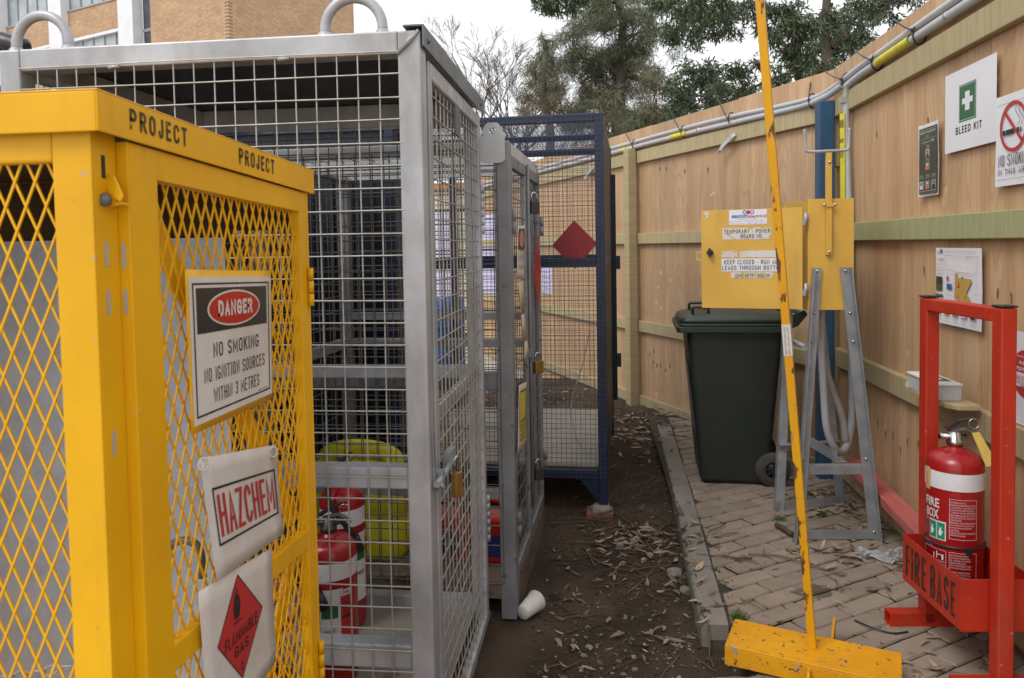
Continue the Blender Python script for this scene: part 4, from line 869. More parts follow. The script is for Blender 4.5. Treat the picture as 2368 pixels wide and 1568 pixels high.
for q in ((-.026,-.020,.49,.585),(-.0205,.0,.49,.505),(-.0205,.0,.57,.585)): b.box(q[0],q[1],0,.003,z0+q[2]*H,z0+q[3]*H)
b.build('hasp',YELBOX,door)
for zz in (1.60,1.27):
    b=MB(); b.tube([(.972,3.672,zz-.03),(.972,3.672,zz+.03)],.008,10); b.box(.973,.984,3.67,3.685,zz+.0,zz+.028);b.box(.955,.968,3.664,3.676,zz-.028,zz);b.build('hinge',GALV,t)
# strap with the U hook
b=MB(); b.box(1.061,1.086,3.660,3.679,1.432,1.905); hk=b.build('hook_bar',YELBOX,t,bevel=.001); b=MB(); b.tube(spline([(.965,3.665,2.015),(.967,3.665,1.97),(.972,3.665,1.925),(.985,3.665,1.912),(1.07,3.665,1.912),(1.145,3.665,1.914),(1.160,3.665,1.925),(1.163,3.665,1.97),(1.165,3.665,2.015)],6),.007,8); b.build('cable_hook',GALV,hk)
b=MB(); b.box(1.045,1.102,3.654,3.659,1.655,1.672); b.build('strap_clamp',YELBOX,hk)
def bolt(mb,p,nrm,r=.007): 
    q=V(nrm).to_track_quat('Z','Y').to_matrix(); mb.lathe([(r,0),(r,.004),(r*.5,.007),(0,.008)],8,p,q)
b=MB(); bolt(b,(1.05,3.654,1.664),(0,-1,0)); bolt(b,(1.098,3.654,1.664),(0,-1,0)); bolt(b,(1.074,3.660,1.445),(0,-1,0)); bolt(b,(1.074,3.660,1.86),(0,-1,0)); b.build('bolt',CHROME,hk)
legs=[((1.022,3.672,1.372),(.926,3.632,PZ+.001),(-1,0,0),(0,1,0)),((1.128,3.672,1.372),(1.282,3.665,PZ+.001),(1,0,0),(0,1,0)),((1.02,4.148,1.36),(.925,4.03,PZ+.001),(-1,0,0),(0,-1,0)),((1.13,4.148,1.36),(1.282,4.16,PZ+.001),(1,0,0),(0,-1,0))]
legs=[((1.000,3.672,1.372),(.905,3.632,PZ+.001),(1,0,0),(0,-1,0)),((1.168,3.672,1.372),(1.302,3.665,PZ+.001),(-1,0,0),(0,-1,0)),((1.0,4.15,1.36),(.912,4.03,PZ+.001),(1,0,0),(0,1,0)),((1.168,4.15,1.36),(1.302,4.16,PZ+.001),(-1,0,0),(0,1,0))]
for p,q,a,c in legs:
    b=MB(); b.angle(p,q,.044,.004,a,c); lg=b.build('leg',LEG,t)
    b=MB(); P=V(p);Q=V(q)
    for f_ in (.012,.165,.27,.70,.97): bolt(b,P+(Q-P)*f_+V(a)*.022+V(c)*.0045,c)
    b.build('bolt',CHROME,lg)
def lerp(p,q,z): p=V(p);q=V(q);k=(z-p.z)/(q.z-p.z); return p+(q-p)*k
for i,j,o_ in ((0,1,.006),(2,3,-.006)):
    b=MB(); b.beam(lerp(*legs[i][:2],.115)+V((0,o_,0)),lerp(*legs[j][:2],.115)+V((0,o_,0)),.004,.045); b.build('bottom_bar',LEG,t)
    b=MB(); b.angle(lerp(*legs[i][:2],.44)+V((0,o_,0)),lerp(*legs[j][:2],.44)+V((0,o_,0)),.04,.004,(0,0,-1),(0,o_,0)); b.build('cross_bar',LEG,t)
b=MB(); b.angle((lerp(*legs[0][:2],.445)+lerp(*legs[1][:2],.445))/2+V((.02,.05,0)),(lerp(*legs[2][:2],.445)+lerp(*legs[3][:2],.445))/2+V((-.04,-.05,0)),.05,.004,(1,0,0),(0,0,1)); b.build('brace',LEG,t)
b=MB(); b.tube([lerp(*legs[0][:2],1.0)+V((-.005,.01,0)),lerp(*legs[2][:2],1.0)],.013,10); b.build('spacer_tube',LEG,t)

# ------------------------------------------------------------------ yellow gas bottle cage (nearest, left)
t=thing('gas_cage','yellow mesh gas bottle cage with DANGER and HAZCHEM signs, nearest on the left','cage',(-1.1,1.25,0))
SL=-.032/.74
shear=Matrix(((1,0,0,0),(0,1,0,0),(0,SL,1,-SL*1.25),(0,0,0,1)))  # the cage stands a little downhill
XR=-.630; XL=-1.62; Y0=.915; Y1=1.615; ZT=1.690
b=MB(shear); k=.003
b.box(XL,XR+.007,Y0-.016,Y1+.02,ZT,ZT+.003); b.box(XR+.004,XR+.007,Y0-.016,Y1+.02,ZT-.051,ZT); b.box(XL,XR+.004,Y0-.016,Y0-.013,ZT-.051,ZT); b.box(XL,XR+.004,Y1+.017,Y1+.02,ZT-.051,ZT)
lid=b.build('lid',YEL,t,bevel=.003)
b=MB(shear); b.box(XL,XR-.03,Y0+.03,Y1-.02,ZT-.012,ZT-.006); b.build('lid_liner',M('brown_shadow_panel',(.055,.032,.012),(.04,.024,.01),rough=.8),t)  # added plate; its brown paints in the shade under the lid
b=MB(shear)
for (ya,yb) in ((.965,1.108),(1.278,1.424)): b.cbox("PROJECT",(XR+.0078,ya,ZT-.036),(0,yb-ya,0),(0,0,.028),.2,.45)
b.build('lettering',STENCILY,lid)
# corner post: front flange, slotted side web, set back step
b=MB(shear); b.box(-.700,-.6455,Y0,Y0+.004,0,ZT-.044); b.box(-.6495,-.6455,Y0+.004,.966,0,ZT-.044); b.build('corner_post',YEL,t,bevel=.004)
b=MB(shear); b.box(XL,-.7005,Y0+.0005,Y0+.018,1.604,ZT-.044); b.build('front_frame',YEL,t,bevel=.004); b=MB(shear); b.box(XL,-.7005,Y0+.001,Y0+.018,.0,.04); b.build('front_frame',YEL,t,bevel=.004)
b=MB(shear); diamonds(b,(XL,Y0+.010,.0),(-.690-XL,0,0),(0,0,1.606),.0290,.0645,.0031,.0024); b.build('front_mesh',YEL,t)
b=MB(shear); b.box(XR-.040,XR-.010,Y1-.002,Y1+.012,0,ZT-.045); b.box(XR-.020,XR,1.603,Y1-.002,0,ZT-.045); b.build('rear_post',YEL,t,bevel=.003)
# door leaf
dth=MB(shear); d0,d1=.968,1.598; zt=1.638; dth.box(XR-.024,XR,d0,d0+.003,.02,zt) # front lip
dth.box(XR-.003,XR,d0+.003,1.037,.02,zt); dth.box(XR-.022,XR,1.562,d1,.02,zt); dth.box(XR-.022,XR,1.037,1.562,1.594,zt); dth.box(XR-.022,XR-.001,1.037,1.562,.866,.905); dth.box(XR-.022,XR,1.037,1.562,.02,.06)
door=dth.build('door',YEL,t,bevel=.003)
b=MB(shear); diamonds(b,(XR-.012,1.03,.03),(0,.545,0),(0,0,1.575),.0290,.0645,.0031,.0024); b.build('door_mesh',YEL,door)
b=MB(shear); b.beam((XR-.035,1.036,1.585),(XR-.035,1.56,.93),.006,.045,(0,.7,.7)); b.beam((XR-.035,1.56,.85),(XR-.035,1.036,.2),.006,.045,(0,.7,.7)); b.build('door_brace',YEL,door)
b=MB(shear); 
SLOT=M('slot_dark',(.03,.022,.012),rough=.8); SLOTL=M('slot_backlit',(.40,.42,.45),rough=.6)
def slot(mb,y,z0,z1,x,w_): mb.box(x,x+.0008,y-w_/2,y+w_/2,z0,z1)
for z0,z1 in ((1.585,1.615),): slot(b,.938,z0,z1,-.6453,.007)
b.build('slot_hole',SLOT,t)
b=MB(shear)
for z0,z1 in ((1.468,1.500),(1.404,1.437),(1.214,1.248)): slot(b,.938,z0,z1,-.6453,.0055)
for z0,z1 in ((1.466,1.500),(1.403,1.437)): b.box(-.6428,-.6378,d0-.0008,d0-.0001,z0,z1)
b.build('slot_hole',SLOTL,t)
b=MB(shear); P=[(-.6485,.944,1.585),(-.643,.944,1.592),(-.632,.940,1.587),(-.618,.936,1.560),(-.622,.936,1.553),(-.640,.942,1.563),(-.6485,.944,1.572)]; b.poly(P,(0,1,0),.004); b.beam((XR-.02,.952,1.548),(XR+.004,.952,1.552),.02,.004); la=b.build('latch',YEL,t,bevel=.001)
b=MB(shear); bolt(b,(XR+.007-.02,.936,1.556),(.5,-.85,0),.009); b.build('bolt',GALVD,la)
for z0,z1 in ((1.39,1.475),(.55,.64)):
    b=MB(shear); h3=(z1-z0)/3
    for i in range(3): b.tube([(XR+.006,1.600,z0+i*h3+.001),(XR+.006,1.600,z0+(i+1)*h3-.001)],.0065,10)
    b.build('hinge',YEL,t)
b=MB(shear); b.box(XL,-.822,Y1-.012,Y1-.008,0,1.545); b.build('back_sheet',SHEET,t)
b=MB(shear); b.box(XL,XR-.042,Y1-.006,Y1+.002,1.56,ZT-.013); b.box(XL,-.81,Y1-.005,Y1+.001,1.545,1.56); b.build('rear_rail',M('brown_shadow_panel',(.055,.032,.012),(.04,.024,.01),rough=.7),t); b=MB(shear); diamonds(b,(-.822,Y1-.005,.02),(.15,0,0),(0,0,1.54),.0290,.0645,.0031,.0024); b.build('rear_mesh',YEL,t)  # brown upper panel holds the shade below the lid in its colour
b=MB(shear); b.box(XL-.003,XL,Y0,Y1,0,ZT-.05); b.build('side_sheet',YEL,t)
b=MB(shear); b.box(XL,XR-.03,Y0+.02,Y1-.015,.02,.024); b.build('floor',YEL,t)
# signs wired to the door
def skew_sign(name,label,C,mat,cat='sign',x=-.618):
    # C: four corners (y,z): top left, top right, bottom right, bottom left
    tt=thing(name,label,cat,(x,C[0][0],C[3][1])); P=[V((x,y,z)) for y,z in C]
    def g(a,bb,k=0): top=P[0].lerp(P[1],a); bot=P[3].lerp(P[2],a); return bot.lerp(top,bb)+V((k,0,0))
    return tt,g
def gpoly(mb,g,pts,k): mb.add([g(a,c,k) for a,c in pts],[tuple(range(len(pts)))])
def grect(mb,g,a0,b0,a1,b1,k): gpoly(mb,g,[(a0,b0),(a1,b0),(a1,b1),(a0,b1)],k)
def gtext(mb,g,body,a0,b0,a1,b1,k,bold=0,sh=0): mb.text(body,0,0,0,bold,fn=lambda u,v:g(a0+(a1-a0)*u,b0+(b1-b0)*v+sh*u,k))
def gplate(g,mat,parent,th=.0016,name='plate',bend=0):
    b=MB(); n=8; vs=[];fs=[]
    for i in range(n+1):
        for j in range(n+1):
            a=i/n;c=j/n; wv=bend*(math.sin(a*4+c*2)*.5+((a-.5)**2+(c-.5)**2)*2); vs.append(g(a,c,wv))
    for i in range(n):
        for j in range(n): fs.append((i*(n+1)+j,(i+1)*(n+1)+j,(i+1)*(n+1)+j+1,i*(n+1)+j+1))
    b.add(vs,fs,True); o=b.build(name,mat,parent); s_=o.modifiers.new('solid','SOLIDIFY'); s_.thickness=th; s_.offset=-1; return o
t,g=skew_sign('safety_sign','black, red and white DANGER NO SMOKING sign on the yellow cage door',[(1.082,1.473),(1.384,1.460),(1.374,1.217),(1.085,1.219)],YEL)
gplate(g,YEL,t); b=MB(); grect(b,g,.02,.045,.985,.955,.0006); b.build('white_face',DIRTYWHITE,t)
b=MB(); 
for q in ((.05,.085,.956,.097),(.05,.905,.956,.917),(.05,.097,.062,.905),(.944,.097,.956,.905)): grect(b,g,*q,.0012)
grect(b,g,.085,.60,.92,.885,.0012); b.build('black_panel',DPRINT,t)
b=MB(); gpoly(b,g,[(.505+.315*math.cos(2*math.pi*i/48),.745+.122*math.sin(2*math.pi*i/48)) for i in range(48)],.0018); b.build('oval_rim',DIRTYWHITE,t)
b=MB(); gpoly(b,g,[(.505+.298*math.cos(2*math.pi*i/48),.745+.109*math.sin(2*math.pi*i/48)) for i in range(48)],.0024); b.build('red_oval',DRED,t)
b=MB(); b.ctext("DANGER",lambda u,v:g(.30+.41*u,.695+.105*v,.003),.22,.22); b.build('danger_lettering',DIRTYWHITE,t)
b=MB(); 
for tx,a0,b0,a1,b1 in (("NO SMOKING",.245,.435,.80,.53),("NO IGNITION SOURCES",.14,.285,.88,.375),("WITHIN 3 METRES",.235,.145,.80,.235)): b.ctext(tx,lambda u,v:g(a0+(a1-a0)*u,b0+(b1-b0)*v,.0012),.125,.4)
gtext(b,g,"SAFETY SYSTEMS",.78,.105,.92,.117,.0012); b.build('lettering',DPRINT,t)
t,g=skew_sign('paper_sign','laminated white HAZCHEM sheet with red letters tied to the yellow cage door',[(1.103,1.178),(1.379,1.126),(1.406,0.942),(1.143,0.966)],WHITE,x=-.619)
gplate(g,DIRTYWHITE,t,.0006,'sheet',.0015)
def g2(a,c,k=0): wv=.0015*(math.sin(a*4+c*2)*.5+((a-.5)**2+(c-.5)**2)*2); return g(a,c,wv+k)
b=MB()
for q in ((.08,.255,.95,.275),(.08,.725,.95,.745),(.08,.275,.095,.725),(.935,.275,.95,.725)):
    n=8
    for i in range(n):
        a0=q[0]+(q[2]-q[0])*i/n;a1=q[0]+(q[2]-q[0])*(i+1)/n; grect(b,g2,a0,q[1],a1,q[3],.0012)
b.build('border',BLACK,t); b=MB(); b.ctext("HAZCHEM",lambda u,v:g2(.125+.785*u,.32+.36*v,.0014),.2,.22); b.build('lettering',REDPRINT,t)
b=MB(); 
for (a,c) in ((.02,.95),(.94,.93)):
    q=g(a,c,.003); b.tube([q+V((.004*math.cos(x_),.008*math.cos(x_),.010*math.sin(x_))) for x_ in [k*math.pi/6 for k in range(12)]],.002,5,closed=True)
b.build('cable_tie',DIRTYWHITE,t)
t,g=skew_sign('paper_sign','laminated white FLAMMABLE GAS sheet with red diamond on the yellow cage door',[(1.094,0.970),(1.361,0.932),(1.365,0.709),(1.116,0.688)],WHITE,x=-.624)
gplate(g,DIRTYWHITE,t,.0006,'sheet',.0012)
KS=Matrix.Translation(CAMP)@Matrix.Scale(1.0108,4)@Matrix.Translation(-CAMP)
b=MB(KS); P=[(1.209,.948),(1.299,.848),(1.215,.762),(1.134,.860)]; b.add([(-.6160,y,z) for y,z in P],[(0,1,2,3)][::1]); dm=b.build('red_diamond',REDPRINT,t)
b=MB(KS)
for i in range(4):
    A=V((-.6156,*P[i]));B2=V((-.6156,*P[(i+1)%4])); c=V((-.6156,1.215,.855)); b.add([A,B2,B2.lerp(c,.03),A.lerp(c,.03)],[(0,1,2,3)])
b.add([(-.6152,1.19+.02*x,.875+.045*z) for x,z in [(.2,0),(0,.4),(.3,1.0),(.35,.7),(.65,1.25),(.8,.75),(1.0,.9),(1.2,.4),(1.0,0)]],[tuple(range(9))]); b.add([(-.6152,1.188,.868),(-.6152,1.218,.866),(-.6152,1.218,.8685),(-.6152,1.188,.8705)],[(0,1,2,3)])
b.cbox("FLAMMABLE",(-.6152,1.158,.836),(0,.118,-.005),(0,0,.021),.16,.35); b.cbox("GAS",(-.6152,1.19,.810),(0,.05,-.002),(0,0,.019),.16,.35); b.text("2",(-.6152,1.21,.778),(0,.009,0),(0,0,.016)); b.build('lettering',BLACK,t)
# chain hanging inside the cage
def chain(label,pts):
    b=MB(); P=spline(pts,40); out=[P[0]];acc=0
    for a,c in zip(P[:-1],P[1:]):
        acc+=(c-a).length
        if acc>.028: out.append(c);acc=0
    for i,(a,c) in enumerate(zip(out[:-1],out[1:])):
        d=(c-a).normalized(); s_=d.orthogonal().normalized(); 
        if i%2: s_=d.cross(s_)
        m_=(a+c)/2; b.tube([m_+d*(.0185*math.cos(x_))+s_*(.0085*math.sin(x_)) for x_ in [k*math.pi/6 for k in range(12)]],.0027,6,closed=True)
    return tag(b.build('steel_chain',GALV),label,'chain')
chain('galvanised chain stretched across inside the yellow cage',[(-1.58,1.25,.70),(-1.25,1.3,.675),(-.98,1.3,.72)])
chain('short galvanised chain hooked inside the yellow cage door',[(-.83,1.2,.90),(-.80,1.2,.885),(-.76,1.2,.925),(-.735,1.2,.965)])
b=MB(); b.tube(spline([(-.755,1.22,.935),(-.745,1.22,.985),(-.715,1.22,1.0),(-.69,1.22,.985),(-.685,1.22,.935)],6),.007,8); tag(b.build('steel_hook',GALVD),'bent steel hook holding the short chain in the yellow cage','hook')

# ------------------------------------------------------------------ galvanised cage
t=thing('galvanised_cage','tall galvanised mesh cage with two lifting rings, behind the yellow cage','cage',(-1.03,2.45,0))
gx0,gx1,gy0,gy1=-1.635,-.446,1.945,2.985; pw=.062; ZT=2.064
def post(x0,x1,y0,y1,z0,z1,mat=GALV,name='post'): b=MB(); b.box(x0,x1,y0,y1,z0,z1); return b.build(name,mat,t,bevel=.006)
post(gx1-pw,gx1,gy0,gy0+pw,-.01,ZT-.0005); post(gx0,gx0+pw,gy0,gy0+pw,.03,ZT); post(gx0,gx0+pw,gy1-pw,gy1,-.03,ZT); post(gx1-pw,gx1-.035,gy1-pw,gy1,-.03,ZT)
def rail(p): b=MB(); b.box(*p); return b.build('rail',GALV,t,bevel=.005)
rail((gx0+pw,gx1-pw,gy0+.001,gy0+pw,ZT-.060,ZT)); rail((gx0+pw,gx1-pw,gy1-pw,gy1-.001,ZT-.09,ZT)); rail((gx0+.001,gx0+pw,gy0+pw,gy1-pw,ZT-.06,ZT)); rail((gx1-pw,gx1-.004,gy0+pw,gy1-pw,ZT-.03,ZT))
for z0,z1 in ((.852,.912),(.358,.425),(.03,.09)): rail((gx0+pw,gx1-pw,gy0+.012,gy0+pw,z0,z1)); 
for z0,z1 in ((.98,1.03),(.03,.10)): rail((gx0+pw,gx1-pw,gy1-pw,gy1-.01,z0,z1)); rail((gx0+.01,gx0+pw,gy0+pw,gy1-pw,z0,z1))
b=MB(); # weld bead at the mitre and spatter along the rail
b.tube([(gx1-.004,gy0-.001,ZT-.003),(gx1-.03,gy0-.003,ZT-.03),(gx1-pw,gy0-.001,ZT-.062)],[.005,.008,.005],8); b.tube([(-.83,gy0,ZT-.061),(-.80,gy0-.002,ZT-.06)],[.006,.004],6);b.tube([(-1.31,gy0,ZT-.061),(-1.28,gy0-.002,ZT-.06)],[.006,.004],6); b.build('weld_bead',GALV,t)
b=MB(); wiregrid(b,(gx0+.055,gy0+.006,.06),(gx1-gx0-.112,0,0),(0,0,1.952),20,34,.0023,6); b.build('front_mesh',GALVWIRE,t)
b=MB(); wiregrid(b,(gx0+.055,gy1-.01,.06),(gx1-gx0-.112,0,0),(0,0,1.94),20,34,.0025,5); b.build('rear_mesh',GALVD,t)  # rear wires coloured darker for the shade inside the cage
b=MB(); wiregrid(b,(gx0+.01,gy0+.05,.06),(0,gy1-gy0-.1,0),(0,0,1.94),18,34,.0025,5); b.build('side_mesh',GALVWIRE,t)
b=MB(); b.box(gx0+.002,gx1-.006,gy0+.03,gy1+.02,ZT+.001,ZT+.004); b.build('roof',ROOFIN,t)
b=MB(); b.angle((gx1+.010,gy0-.006,ZT+.011),(gx1+.010,gy1+.03,ZT+.011),.055,.004,(0,0,-1),(-1,0,0)); b.build('edge_cap',GALVD,t)
b=MB(); bolt(b,(gx1+.010,gy0+.045,ZT-.02),(1,0,0),.008); bolt(b,(gx1+.010,gy0+.95,ZT-.02),(1,0,0),.008); b.build('bolt',GALVD,t)
b=MB(); b.box(gx0+pw,gx1-pw,gy0+pw,gy1-pw,.045,.05); b.build('floor',CONC,t)
# door on the right side
dx=gx1; b=MB(); b.box(dx-.036,dx-.004,2.058,2.094,-.012,2.012); b.box(dx-.036,dx-.004,2.925,2.972,-.012,2.012); b.box(dx-.036,dx-.004,2.094,2.925,1.962,2.012); b.box(dx-.036,dx-.004,2.094,2.925,-.012,.03); b.box(dx-.030,dx-.010,2.018,2.050,-.012,2.0); door=b.build('door',GALV,t,bevel=.004)
b=MB(); wiregrid(b,(dx-.016,2.085,.01),(0,.86,0),(0,0,1.975),16,35,.0025,6); b.build('door_mesh',GALVWIRE,door)
b=MB(); b.box(dx-.032,dx-.022,2.10,2.925,.99,1.03); b.build('door_rail',GALV,door)
for z0 in (1.55,.31):
    b=MB(); 
    for i in range(6): b.tube([(dx-.002,2.979,z0+i*.032),(dx-.002,2.979,z0+i*.032+.028)],.009,8)
    b.build('hinge',GALV,t)
b=MB(); b.box(dx+.001,dx+.005,1.972,1.998,.857,1.0); b.tube([(dx+.016,1.955,.868),(dx+.016,2.20,.872)],.0095,12); b.tube([(dx+.016,1.975,.87),(dx+.03,1.978,.85)],.0075,8); b.box(dx+.001,dx+.025,2.0,2.02,.85,.892); b.box(dx+.001,dx+.020,2.13,2.21,.872,.905); bt=b.build('sliding_bolt',LEG,door)
b=MB(); bolt(b,(dx+.005,1.985,.87),(1,0,0),.006); bolt(b,(dx+.005,1.985,.845),(1,0,0),.006); b.build('bolt',GALVD,bt)
LBL=M('pale_rating_label',(.50,.50,.49),(.44,.44,.43),rough=.4)
for y0,y1 in ((2.07,2.41),(2.42,2.50),(2.60,2.78),(2.79,2.91)):
    b=MB(); b.box(dx-.0035,dx-.0028,y0,y1,1.968,2.006); lb=b.build('rating_label',LBL,door); b=MB()
    for k in range(3): frect(b,(dx-.0024,y0+.02,1.976+k*.01),(0,(y1-y0)*.7,0),(0,0,.0035))
    b.build('printed_text',PRINTBLUE if y0==2.60 else PRINTGREY,lb)
b=MB(); b.box(dx-.004,dx+.001,2.42,2.50,1.862,1.955); b.build('rating_plate',M('dark_grey_plate',(.11,.12,.13),rough=.5),door)
for xc in (-1.524,-.632):
    b=MB(); rr=.0785; P=[(xc-rr,gy0+.03,ZT-.001)]+[(xc-rr*math.cos(a),gy0+.03,ZT+.018+(.080)*math.sin(a)) for a in [k*math.pi/16 for k in range(17)]]+[(xc+rr,gy0+.03,ZT-.001)]
    b.tube(P,.0138,12); rg=b.build('lifting_ring',GALV,t); b=MB(); b.lathe([(.022,0),(.018,.008),(.014,.012)],12,(xc-rr,gy0+.03,ZT)); b.lathe([(.022,0),(.018,.008),(.014,.012)],12,(xc+rr,gy0+.03,ZT)); b.build('weld_bead',GALV,rg)
# brass padlock
t=thing('padlock','brass padlock hanging from the bolt of the galvanised cage','padlock',(-.422,2.18,.76))
def padlock(t,c,ax,w_,h,d,mat,sh=.04):
    c=V(c); q=MB(); x=V(ax).normalized(); z=V((0,0,1)); y=z.cross(x)
    vs=[];P=[(-w_/2,0),(w_/2,0),(w_/2,h),(-w_/2,h)]
    q.add([c+x*a+z*bb-y*d/2 for a,bb in P]+[c+x*a+z*bb+y*d/2 for a,bb in P],[(0,1,2,3),(7,6,5,4),(0,4,5,1),(1,5,6,2),(2,6,7,3),(3,7,4,0)]); q.build('body',mat,t,bevel=.004)
    q=MB(); r=w_*.32; q.tube([c+x*(-r)+z*(h-.002)]+[c+x*(-r*math.cos(a))+z*(h+sh-r+r*math.sin(a)) for a in [k*math.pi/10 for k in range(11)]]+[c+x*r+z*(h-.002)],.0042,8); q.build('shackle',CHROME,t)
padlock(t,(-.418,2.175,.762),(.45,.9,0),.036,.074,.02,BRASS,.045)
# things in the galvanised cage
e1=extinguisher('red fire extinguisher in the galvanised cage nearest its mesh, hose hanging in front',False,face=-1.05,hose=True); e1.location=(-.905,2.42,.055); e1['group']='extinguishers in the galvanised cage'; e1.rotation_euler=(0,0,R(10))
e2=copy_tree(e1); e2.location=(-.985,2.78,.055); e2.scale=(.95,.95,1.10); e2.rotation_euler=(0,0,R(60)); e2['label']='taller red extinguisher at the back of the galvanised cage behind another'
e3=copy_tree(e1); e3.location=(-1.02,2.17,.055); e3.scale=(.9,.9,.93); e3.rotation_euler=(0,0,R(-30)); e3['label']='short red extinguisher at the left half hidden by the yellow cage door'
# black hose on the roof
b=MB(); b.tube(spline([(-1.80,2.03,2.10),(-1.72,2.03,2.115),(-1.66,2.03,2.10),(-1.615,2.03,2.088)],6),[.03]*13+[.028]*5+[.018],10); tag(b.build('rubber_hose',PLASBLK),'short black rubber hose lying on the left end of the cage roof','hose')

# ------------------------------------------------------------------ grey painted cage
BEFORE_GREY=set(o.name for o in COL.objects)
t=thing('grey_cage','rusty grey painted mesh cage with double doors behind the galvanised cage','cage',(-.85,3.5,0))
hx0,hx1,hy0,hy1=-1.46,-.325,2.93,4.10; ZT=1.975
def post(x0,x1,y0,y1,z0,z1,mat=GREYP,nm='post',bv=.004): b=MB(); b.box(x0,x1,y0,y1,z0,z1); return b.build(nm,mat,t,bevel=bv)
hy0=3.055
post(hx1-.065,hx1,hy0,hy0+.06,.0,ZT); post(hx0,hx0+.065,hy0,hy0+.06,0,ZT); post(hx1-.065,hx1-.03,hy1-.06,hy1,0,ZT); post(hx0,hx0+.065,hy1-.06,hy1,0,ZT)
for p in ((hx0+.065,hx1-.065,hy0+.005,hy0+.055,ZT-.045,ZT),(hx0+.065,hx1-.065,hy1-.055,hy1-.005,ZT-.05,ZT),(hx0+.065,hx1-.065,3.5,3.55,ZT-.05,ZT-.002),(hx0+.065,hx1-.065,3.78,3.83,ZT-.05,ZT-.002),(hx0+.005,hx0+.06,hy0+.06,hy1-.06,ZT-.05,ZT),(hx1-.055,hx1-.005,hy0+.06,hy1-.06,ZT-.05,ZT)):
    b=MB(); b.box(*p); b.build('top_rail',GREYL,t,bevel=.003)
for p in ((hx0+.065,hx1-.065,hy0+.01,hy0+.05,.955,1.03),(hx0+.065,hx1-.065,hy1-.055,hy1-.005,1.0,1.045),(hx0+.065,hx1-.065,hy1-.055,hy1-.005,1.15,1.19),(hx0+.01,hx0+.06,hy0+.06,hy1-.06,1.0,1.05),(hx0+.065,hx1-.065,hy0+.01,hy0+.05,.50,.535)):
    b=MB(); b.box(*p); b.build('rail',GREYP,t,bevel=.003)
b=MB(); # base skirt with fork pockets
b.box(hx0+.065,hx1-.065,hy0+.002,hy0+.008,.085,.16); b.box(hx0+.065,hx1-.11,hy0+.002,hy0+.008,.0,.03); b.box(hx1-.042,hx1-.001,hy0+.06,hy1,.0,.13); b.box(hx0,hx0+.04,hy0+.06,hy1-.06,0,.13); b.box(hx0+.065,hx1-.065,hy0+.06,hy1-.06,.11,.125); b.build('base_tray',M('rusty_tray',(.20,.16,.13),(.13,.09,.07),rough=.8,ns=6,chips=(RUST,.55,8)),t)
b=MB(); wiregrid(b,(hx0+.03,hy0-.001,.15),(hx1-hx0-.080,0,0),(0,0,1.79),15,23,.0025,5); b.build('front_mesh',GREYWIRE,t)
b=MB(); wiregrid(b,(hx0+.03,hy1-.01,.15),(hx1-hx0-.055,0,0),(0,0,1.79),15,23,.0025,5); b.build('rear_mesh',GREYWIRE,t)
b=MB(); wiregrid(b,(hx0+.03,hy0+.03,ZT-.012),(hx1-hx0-.06,0,0),(0,hy1-hy0-.06,0),15,23,.0025,5); b.build('roof_mesh',GREYWIRE,t)
b=MB(); wiregrid(b,(hx0+.02,hy0+.03,.15),(0,hy1-hy0-.06,0),(0,0,1.79),15,23,.0025,5); b.build('side_mesh',GREYWIRE,t)
b=MB(); OUT=[(-.440,1.885),(-.340,1.885),(-.340,1.995),(-.362,2.040),(-.372,2.047),(-.408,2.047),(-.418,2.040),(-.440,1.995)]; hc=(-.390,2.016); vs=[];n=48
for i in range(n):
    a=2*math.pi*i/n; d=(math.cos(a),math.sin(a)); best=9
    for p,q in zip(OUT,OUT[1:]+OUT[:1]):
        ex,ez=q[0]-p[0],q[1]-p[1]; den=d[0]*ez-d[1]*ex
        if abs(den)<1e-9: continue
        tt=((p[0]-hc[0])*ez-(p[1]-hc[1])*ex)/den; uu=((p[0]-hc[0])*d[1]-(p[1]-hc[1])*d[0])/den
        if tt>0 and -1e-6<=uu<=1+1e-6: best=min(best,tt)
    for rr in (best,.0145):
        for yy in (hy0-.011,hy0-.003): vs.append((hc[0]+d[0]*rr,yy,hc[1]+d[1]*rr))
fs=[]
for i in range(n):
    o_=4*i;p_=4*((i+1)%n); fs+= [(o_,p_,p_+2,o_+2),(o_+1,o_+3,p_+3,p_+1),(o_,o_+1,p_+1,p_),(o_+2,p_+2,p_+3,o_+3)]
b.add(vs,fs)
lg=b.build('lifting_lug',GREYL,t)
for (ya,yb) in ((hy0+.065,3.565),(3.575,hy1-.005)):
    b=MB(); x0=hx1-.028; b.box(x0,hx1-.002,ya,ya+.03,.145,1.925); b.box(x0,hx1-.002,yb-.03,yb,.145,1.925); b.box(x0,hx1-.002,ya+.03,yb-.03,1.875,1.925); b.box(x0,hx1-.002,ya+.03,yb-.03,.145,.19); dr=b.build('door',GREYP,t,bevel=.003)
    b=MB(); wiregrid(b,(hx1-.012,ya+.015,.17),(0,yb-ya-.03,0),(0,0,1.74),9,23,.0022,5,wob=.005); b.build('door_mesh',GREYWIRE,dr)
    yh=ya if ya<3.3 else yb
    for z0 in (1.60,.33):
        b=MB(); b.tube([(hx1+.006,yh,z0),(hx1+.006,yh,z0+.048)],.011,10); b.tube([(hx1+.006,yh,z0+.052),(hx1+.006,yh,z0+.10)],.011,10); b.build('hinge',GREYP,dr)
b=MB(); b.tube([(hx1+.006,3.57,.30),(hx1+.006,3.57,1.93)],.007,8); b.box(hx1-.002,hx1+.02,3.555,3.585,1.02,1.06); b.build('locking_bar',GREYP,t)
